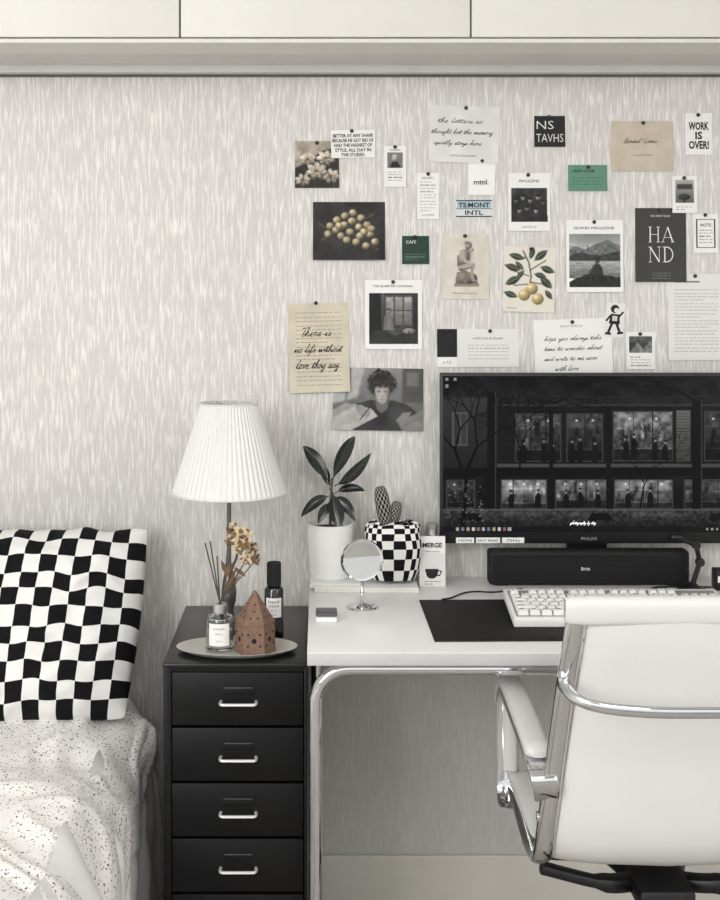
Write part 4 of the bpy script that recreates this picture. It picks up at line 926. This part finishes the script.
pad=[[('0',2),('.',1)],[('1',1),('2',1),('3',1)],[('4',1),('5',1),('6',1)],[('7',1),('8',1),('9',1),('+',1)],[('N',1),('/',1),('*',1),('-',1)],[]]
def key(x,y,w,leg):
    mb=MB(); g=.0007; x0,x1=x+g,x+w*u-g; y0,y1=y+g,y+u-g; z0,z1=.0187,.029
    t=bmesh.new(); ins=.0024
    vs=[t.verts.new(p) for p in ((x0,y0,z0),(x1,y0,z0),(x1,y1,z0),(x0,y1,z0),(x0+ins,y0+ins,z1),(x1-ins,y0+ins,z1),(x1-ins,y1-ins*.6,z1),(x0+ins,y1-ins*.6,z1))]
    for f in ((3,2,1,0),(4,5,6,7),(0,1,5,4),(1,2,6,5),(2,3,7,6),(3,0,4,7)): t.faces.new([vs[k] for k in f])
    bmesh.ops.bevel(t,geom=[e for e in t.edges],offset=.0008,segments=1,affect='EDGES')
    mb._merge(t,0,slope)
    if leg: mb.text(leg,x+.0065 if w<1.4 else x+.008,y+.0115,z1+.0003,.0042,.0034,bold=.02,mi=1,fn=lambda p:slope@p,flat=True)
    else:
        mb.box(x+.005,x+.005+min(.012,w*u*.4),y+.011,y+.0128,z1,z1+.0003,mi=1,Mx=slope)
    obj('key',mb,['kb','ink'],kbd,smooth=False)
yb=.014
for r,(A,Nn,Pp) in enumerate(zip([R0,R1,R2,R3,R4,R5],nav,pad)):
    y=yb+r*u+(.006 if r==5 else 0)
    for lst,xo in ((A,.0095),(Nn,.0095+15.25*u),(Pp,.0095+18.5*u)):
        x=xo
        for (l,w) in lst:
            if l is not None: key(x,y,w,l)
            x+=w*u
# jointed stand
gx=(692-CX)*2.86/F
gd=thing('jointed_stand','small black jointed desk stand right of the soundbar','desk gadget',(gx,-.14,DZ))
obj('base',MB().lathe([(0,0),(.030,0),(.032,.003),(.030,.008),(.014,.013),(.008,.02),(0,.021)],(gx,-.14,DZ),32),'rubber',gd)
js=[Vector((gx,-.14,DZ+.012)),wp(700,562,-.14),wp(696,545,-.14),wp(676,537,-.15)]
for a,b_ in zip(js,js[1:]): obj('arm',MB().sweep([a,b_],.0055,segs=10),'rubber',gd)
for j in js[1:3]: obj('joint',MB().lathe([(0,-.006),(.0095,-.006),(.010,0),(.0095,.006),(0,.006)],tuple(j),20,Mx=Matrix.Rotation(PI/2,4,'X')),'rubber',gd)
obj('head',MB().sphere(tuple(js[3]),.011,sc=(1.5,1,.8)),'rubber',gd)
# cables
o=obj('cable',MB().sweep(smoothpts([(gx-.06,-.16,DZ+.003),(gx-.09,-.14,DZ+.003),(gx-.075,-.118,DZ+.003),(gx-.03,-.108,DZ+.003),(gx+.05,-.115,DZ+.003)],6),.002,segs=8),'rubber'); tag(o,'thin dark cable looping on the desk in front of the soundbar','cable')
o=obj('cable',MB().sweep(smoothpts([(.262,-.232,DZ+.0055),(.285,-.205,DZ+.002),(.315,-.165,DZ+.002),(.345,-.150,DZ+.002),(.385,-.155,DZ+.002),(.45,-.125,DZ+.002)],8),.0018,segs=8),'rubber'); tag(o,'thin black cable running from the back edge of the mouse pad','cable')
bx0=(714-CX)*2.88/F
bx=thing('small_box','small black box with white label strip at the right edge under the monitor','box',(bx0+.03,-.115,DZ))
obj('carton',B(bx0,bx0+.06,-.135,-.1,DZ,DZ+.045,bev=.002),'rubber',bx); obj('label_strip',B(bx0+.004,bx0+.056,-.1362,-.1348,DZ+.018,DZ+.032),'label',bx)
# ---------------- chair
CM=.60
chair=thing('office_chair','white leather office chair with chrome side rails and arms, seen from behind','office chair',(CM,-.67,0))
prof=[(2.09,.930),(2.105,.86),(2.128,.78),(2.150,.68),(2.166,.59),(2.178,.53),(2.194,.488),(2.222,.460),(2.27,.446),(2.33,.445),(2.42,.456),(2.50,.462),(2.545,.454),(2.565,.437)]
def off(z): return .182+.038*max(0,min(1,(.93-z)/.42))
def railpts(sgn): return smoothpts([(CM+sgn*off(z),d-3,z) for d,z in prof],6)
for sgn in (-1,1):
    obj('side_rail',MB().sweep(railpts(sgn),.0165,.0105,side=(1,0,0),segs=16,sq=.9),'chrome',chair)
full=smoothpts([(0,d-3,z) for d,z in prof],6)
split=46
for nm,pts in (('backrest',full[:split+1]),('seat',full[split-2:])):
    N_=len(pts)-1; seat=nm=='seat'
    P=[]
    for i_,p in enumerate(pts):
        t=(pts[min(i_+1,N_)]-pts[max(i_-1,0)]).normalized(); nn=Vector((0,t.z,-t.y))
        P.append((p,nn))
    def fn(u,v,P=P,N_=N_,seat=seat):
        k=u*N_; i_=min(int(k),N_-1); f=k-i_; p=P[i_][0].lerp(P[i_+1][0],f); nn=P[i_][1].lerp(P[i_+1][1],f)
        a=2*PI*v; ca,sa=math.cos(a),math.sin(a); q=math.copysign(abs(ca)**.35,ca); h=math.copysign(abs(sa)**.6,sa)
        W2=off(p.z)+(.008*min(1,max(0,(k-8)/12)) if seat else -.019)
        th=.006+(.012*min(1,max(0,(k-4)/12)) if seat else 0)
        up=Vector((0,0,.014*min(1,max(0,(k-4)/12)))) if seat else Vector((0,0,0))
        sag=.010+(.0025*noise.noise(Vector((q*2.2,k*.12,0))))
        return Vector((CM+q*W2,p.y,p.z))+up+nn*(h*th)+nn*(sag*(1-q*q)-(.003 if not seat else 0))*(0 if seat else 1)
    mb=MB().grid(fn,N_*2,48)
    obj(nm,mb,'leather',chair,dbl=.00005,angle=1.2)
a=full[0]; tdir=(full[3]-a).normalized()
def flap(u,v):
    aa=2*PI*v; ca,sa=math.cos(aa),math.sin(aa); x=(2*u-1)*.203
    e=(1-abs(2*u-1)**14)**.5 if abs(2*u-1)<1 else 0
    p=Vector((0,a.y,a.z))+tdir*.011
    r1=.024*(.8+.2*e); r2=.0145*(.6+.4*e)
    nn=Vector((0,tdir.z,-tdir.y))
    return Vector((CM+x,p.y,p.z))+tdir*r1*math.copysign(abs(ca)**.7,ca)+nn*r2*math.copysign(abs(sa)**.7,sa)
obj('top_roll',MB().grid(flap,50,28),'leather',chair,dbl=.00005,angle=1.3)
half=[(.192,2.122,.80),(.200,2.095,.795),(.188,2.07,.783),(.15,2.050,.776),(.08,2.038,.773),(0,2.035,.773)]
pts=[(CM-x,d-3,z) for x,d,z in half]+[(CM+x,d-3,z) for x,d,z in half[::-1][1:]]
obj('spreader_bar',MB().sweep(smoothpts(pts,6),.0055,.0095,segs=14,side=(0,1,0)),'chrome',chair)
for sgn in (-1,1):
    obj('rail_bracket',MB().sphere((CM+sgn*.200,2.120-3,.80),.014,sc=(.8,1,1.8)),'chrome',chair)
    obj('rail_bolt',MB().lathe([(0,0),(.009,0),(.008,.004),(0,.005)],(CM+sgn*.231,2.176-3,.55),16,Mx=Matrix.Rotation(sgn*PI/2,4,'Y')),'chrome',chair)
# arms
AX=.229
for sgn in (-1,1):
    def ap_(x,d,z): return (CM+sgn*x,d-3,z)
    pts=smoothpts([ap_(.218,2.166,.585),ap_(.224,2.148,.612),ap_(AX,2.160,.632),ap_(AX,2.25,.640),ap_(AX,2.40,.648),ap_(AX,2.50,.653),ap_(AX,2.535,.648),ap_(AX,2.553,.625),ap_(AX,2.556,.57),ap_(AX,2.552,.50),ap_(AX,2.545,.450),ap_(AX,2.52,.430),ap_(.222,2.49,.438)],5)
    ar=obj('armrest',MB().sweep(pts,.0225,.0055,side=(1,0,0),segs=14,sq=.5),'chrome',chair)
    pp=smoothpts([ap_(AX,2.185,.650),ap_(AX,2.25,.656),ap_(AX,2.40,.664),ap_(AX,2.50,.668),ap_(AX,2.548,.662),ap_(AX,2.570,.634),ap_(AX,2.572,.60)],5)
    n=len(pp); ra=[.0225*min(1,.5+min(k,n-1-k)*.35) for k in range(n)]; rb=[.0125*min(1,.4+min(k,n-1-k)*.3) for k in range(n)]
    obj('arm_pad',MB().sweep(pp,ra,rb,side=(1,0,0),segs=18,sq=.7),'leather',ar)
    up_=smoothpts([ap_(AX-.005,2.552,.632),ap_(AX-.005,2.556,.57),ap_(AX-.005,2.553,.51),ap_(AX-.005,2.550,.478)],6)
    n=len(up_); obj('upright_pad',MB().sweep(up_,[.0145*min(1,.5+min(k,n-1-k)*.25) for k in range(n)],[.013*min(1,.5+min(k,n-1-k)*.25) for k in range(n)],side=(1,0,0),segs=18,sq=.7),'leather',ar)
# underside
obj('tilt_housing',MB().box(CM-.05,CM+.05,2.22-3,2.47-3,.360,.402,bev=.012),'rubber',chair)
for sgn in (-1,1):
    for d0 in (2.262,2.45):
        obj('support_arm',MB().sweep(smoothpts([(CM+sgn*.03,2.31-3,.380),(CM+sgn*.10,d0+.005-3,.395),(CM+sgn*.212,d0-3,.424)],6),[.018]*7+[.014]*6,[.014]*7+[.010]*6,side=(0,1,0),segs=12,sq=.7),'rubber',chair)
obj('tilt_lever',MB().sweep([(CM+.04,2.30-3,.378),(CM+.13,2.27-3,.374),(CM+.19,2.26-3,.37)],.006,segs=10),'rubber',chair)
cy=2.34-3
obj('gas_column',MB().lathe([(0,.09),(.03,.09),(.03,.27),(.028,.275),(.018,.28),(.018,.37),(0,.37)],(CM,cy,0),28),'rubber',chair)
sb=MB(); sb.lathe([(0,.075),(.04,.075),(.042,.10),(.036,.125),(0,.125)],(CM,cy,0),28)
for k in range(5):
    a=2*PI*k/5+.3; sb.sweep([(CM+math.cos(a)*r,cy+math.sin(a)*r,z) for r,z in ((.03,.10),(.15,.092),(.28,.076))],[.022,.018,.013],[.018,.014,.010],side=(-math.sin(a),math.cos(a),0),segs=12,sq=.7)
obj('star_base',sb,'rubber',chair)
for k in range(5):
    a=2*PI*k/5+.3; x,y=CM+math.cos(a)*.27,cy+math.sin(a)*.27
    w=MB()
    for o2 in (-.013,.013):
        w.lathe([(0,-.008),(.022,-.008),(.026,-.004),(.026,.004),(.022,.008),(0,.008)],(x-math.sin(a)*o2,y+math.cos(a)*o2,.026),24,Mx=Matrix.Rotation(a,4,'Z')@Matrix.Rotation(PI/2,4,'X'))
    w.lathe([(0,.03),(.008,.03),(.008,.072),(0,.072)],(x,y,0),12); obj('caster',w,'rubber',chair)
# ---------------- lights, world, camera
wd=bpy.data.worlds.new('World'); S.world=wd; wd.use_nodes=True; nt=wd.node_tree
bg=nt.nodes['Background']; bg.inputs[1].default_value=1.45
tc=nt.nodes.new('ShaderNodeTexCoord'); sx=nt.nodes.new('ShaderNodeSeparateXYZ'); nt.links.new(tc.outputs['Generated'],sx.inputs[0])
rz=nt.nodes.new('ShaderNodeValToRGB'); E=rz.color_ramp.elements
mr_=nt.nodes.new('ShaderNodeMapRange'); mr_.inputs[1].default_value=-1; mr_.inputs[2].default_value=1; nt.links.new(sx.outputs['Z'],mr_.inputs[0])
E[0].position=.30; E[0].color=(.12,.12,.125,1); E[1].position=.60; E[1].color=(1,.998,.99,1)
e2=E.new(.47); e2.color=(.42,.42,.425,1)
nt.links.new(mr_.outputs[0],rz.inputs['Fac'])
mr2=nt.nodes.new('ShaderNodeMapRange'); mr2.inputs[1].default_value=-1; mr2.inputs[2].default_value=1; mr2.inputs[3].default_value=1.2; mr2.inputs[4].default_value=.68; nt.links.new(sx.outputs['X'],mr2.inputs[0])
mm=nt.nodes.new('ShaderNodeMixRGB'); mm.blend_type='MULTIPLY'; mm.inputs[0].default_value=1; nt.links.new(rz.outputs[0],mm.inputs[1]); nt.links.new(mr2.outputs[0],mm.inputs[2]); nt.links.new(mm.outputs[0],bg.inputs[0])
def area(name,loc,rot,size,sy,e,col=(1,.995,.98)):
    l=bpy.data.lights.new(name,'AREA'); l.shape='RECTANGLE'; l.size=size; l.size_y=sy; l.energy=e; l.color=col
    o=bpy.data.objects.new(name,l); C.objects.link(o); o.location=loc
    o.rotation_euler=(Vector(rot)-Vector(loc)).to_track_quat('-Z','Y').to_euler(); return o
area('window_light',(-1.5,-2.6,1.7),(0.1,0,1.0),1.2,1.3,46)
area('ceiling_light',(.3,-2.4,2.35),(.2,-.4,.8),.8,.8,11)
area('right_fill_light',(1.75,-2.0,1.5),(-.4,-.4,.4),.9,1.2,11)  # added fill from the right, lifts the bedding side and the chrome
cam=bpy.data.cameras.new('Camera'); co=bpy.data.objects.new('Camera',cam); C.objects.link(co)
co.location=(0,-CD,ZC); co.rotation_euler=(PI/2,0,0); cam.sensor_width=36; cam.lens=F/900*36
cam.shift_x=(360-CX)/900; cam.shift_y=-(450-HY)/900; cam.clip_start=.05
S.camera=co
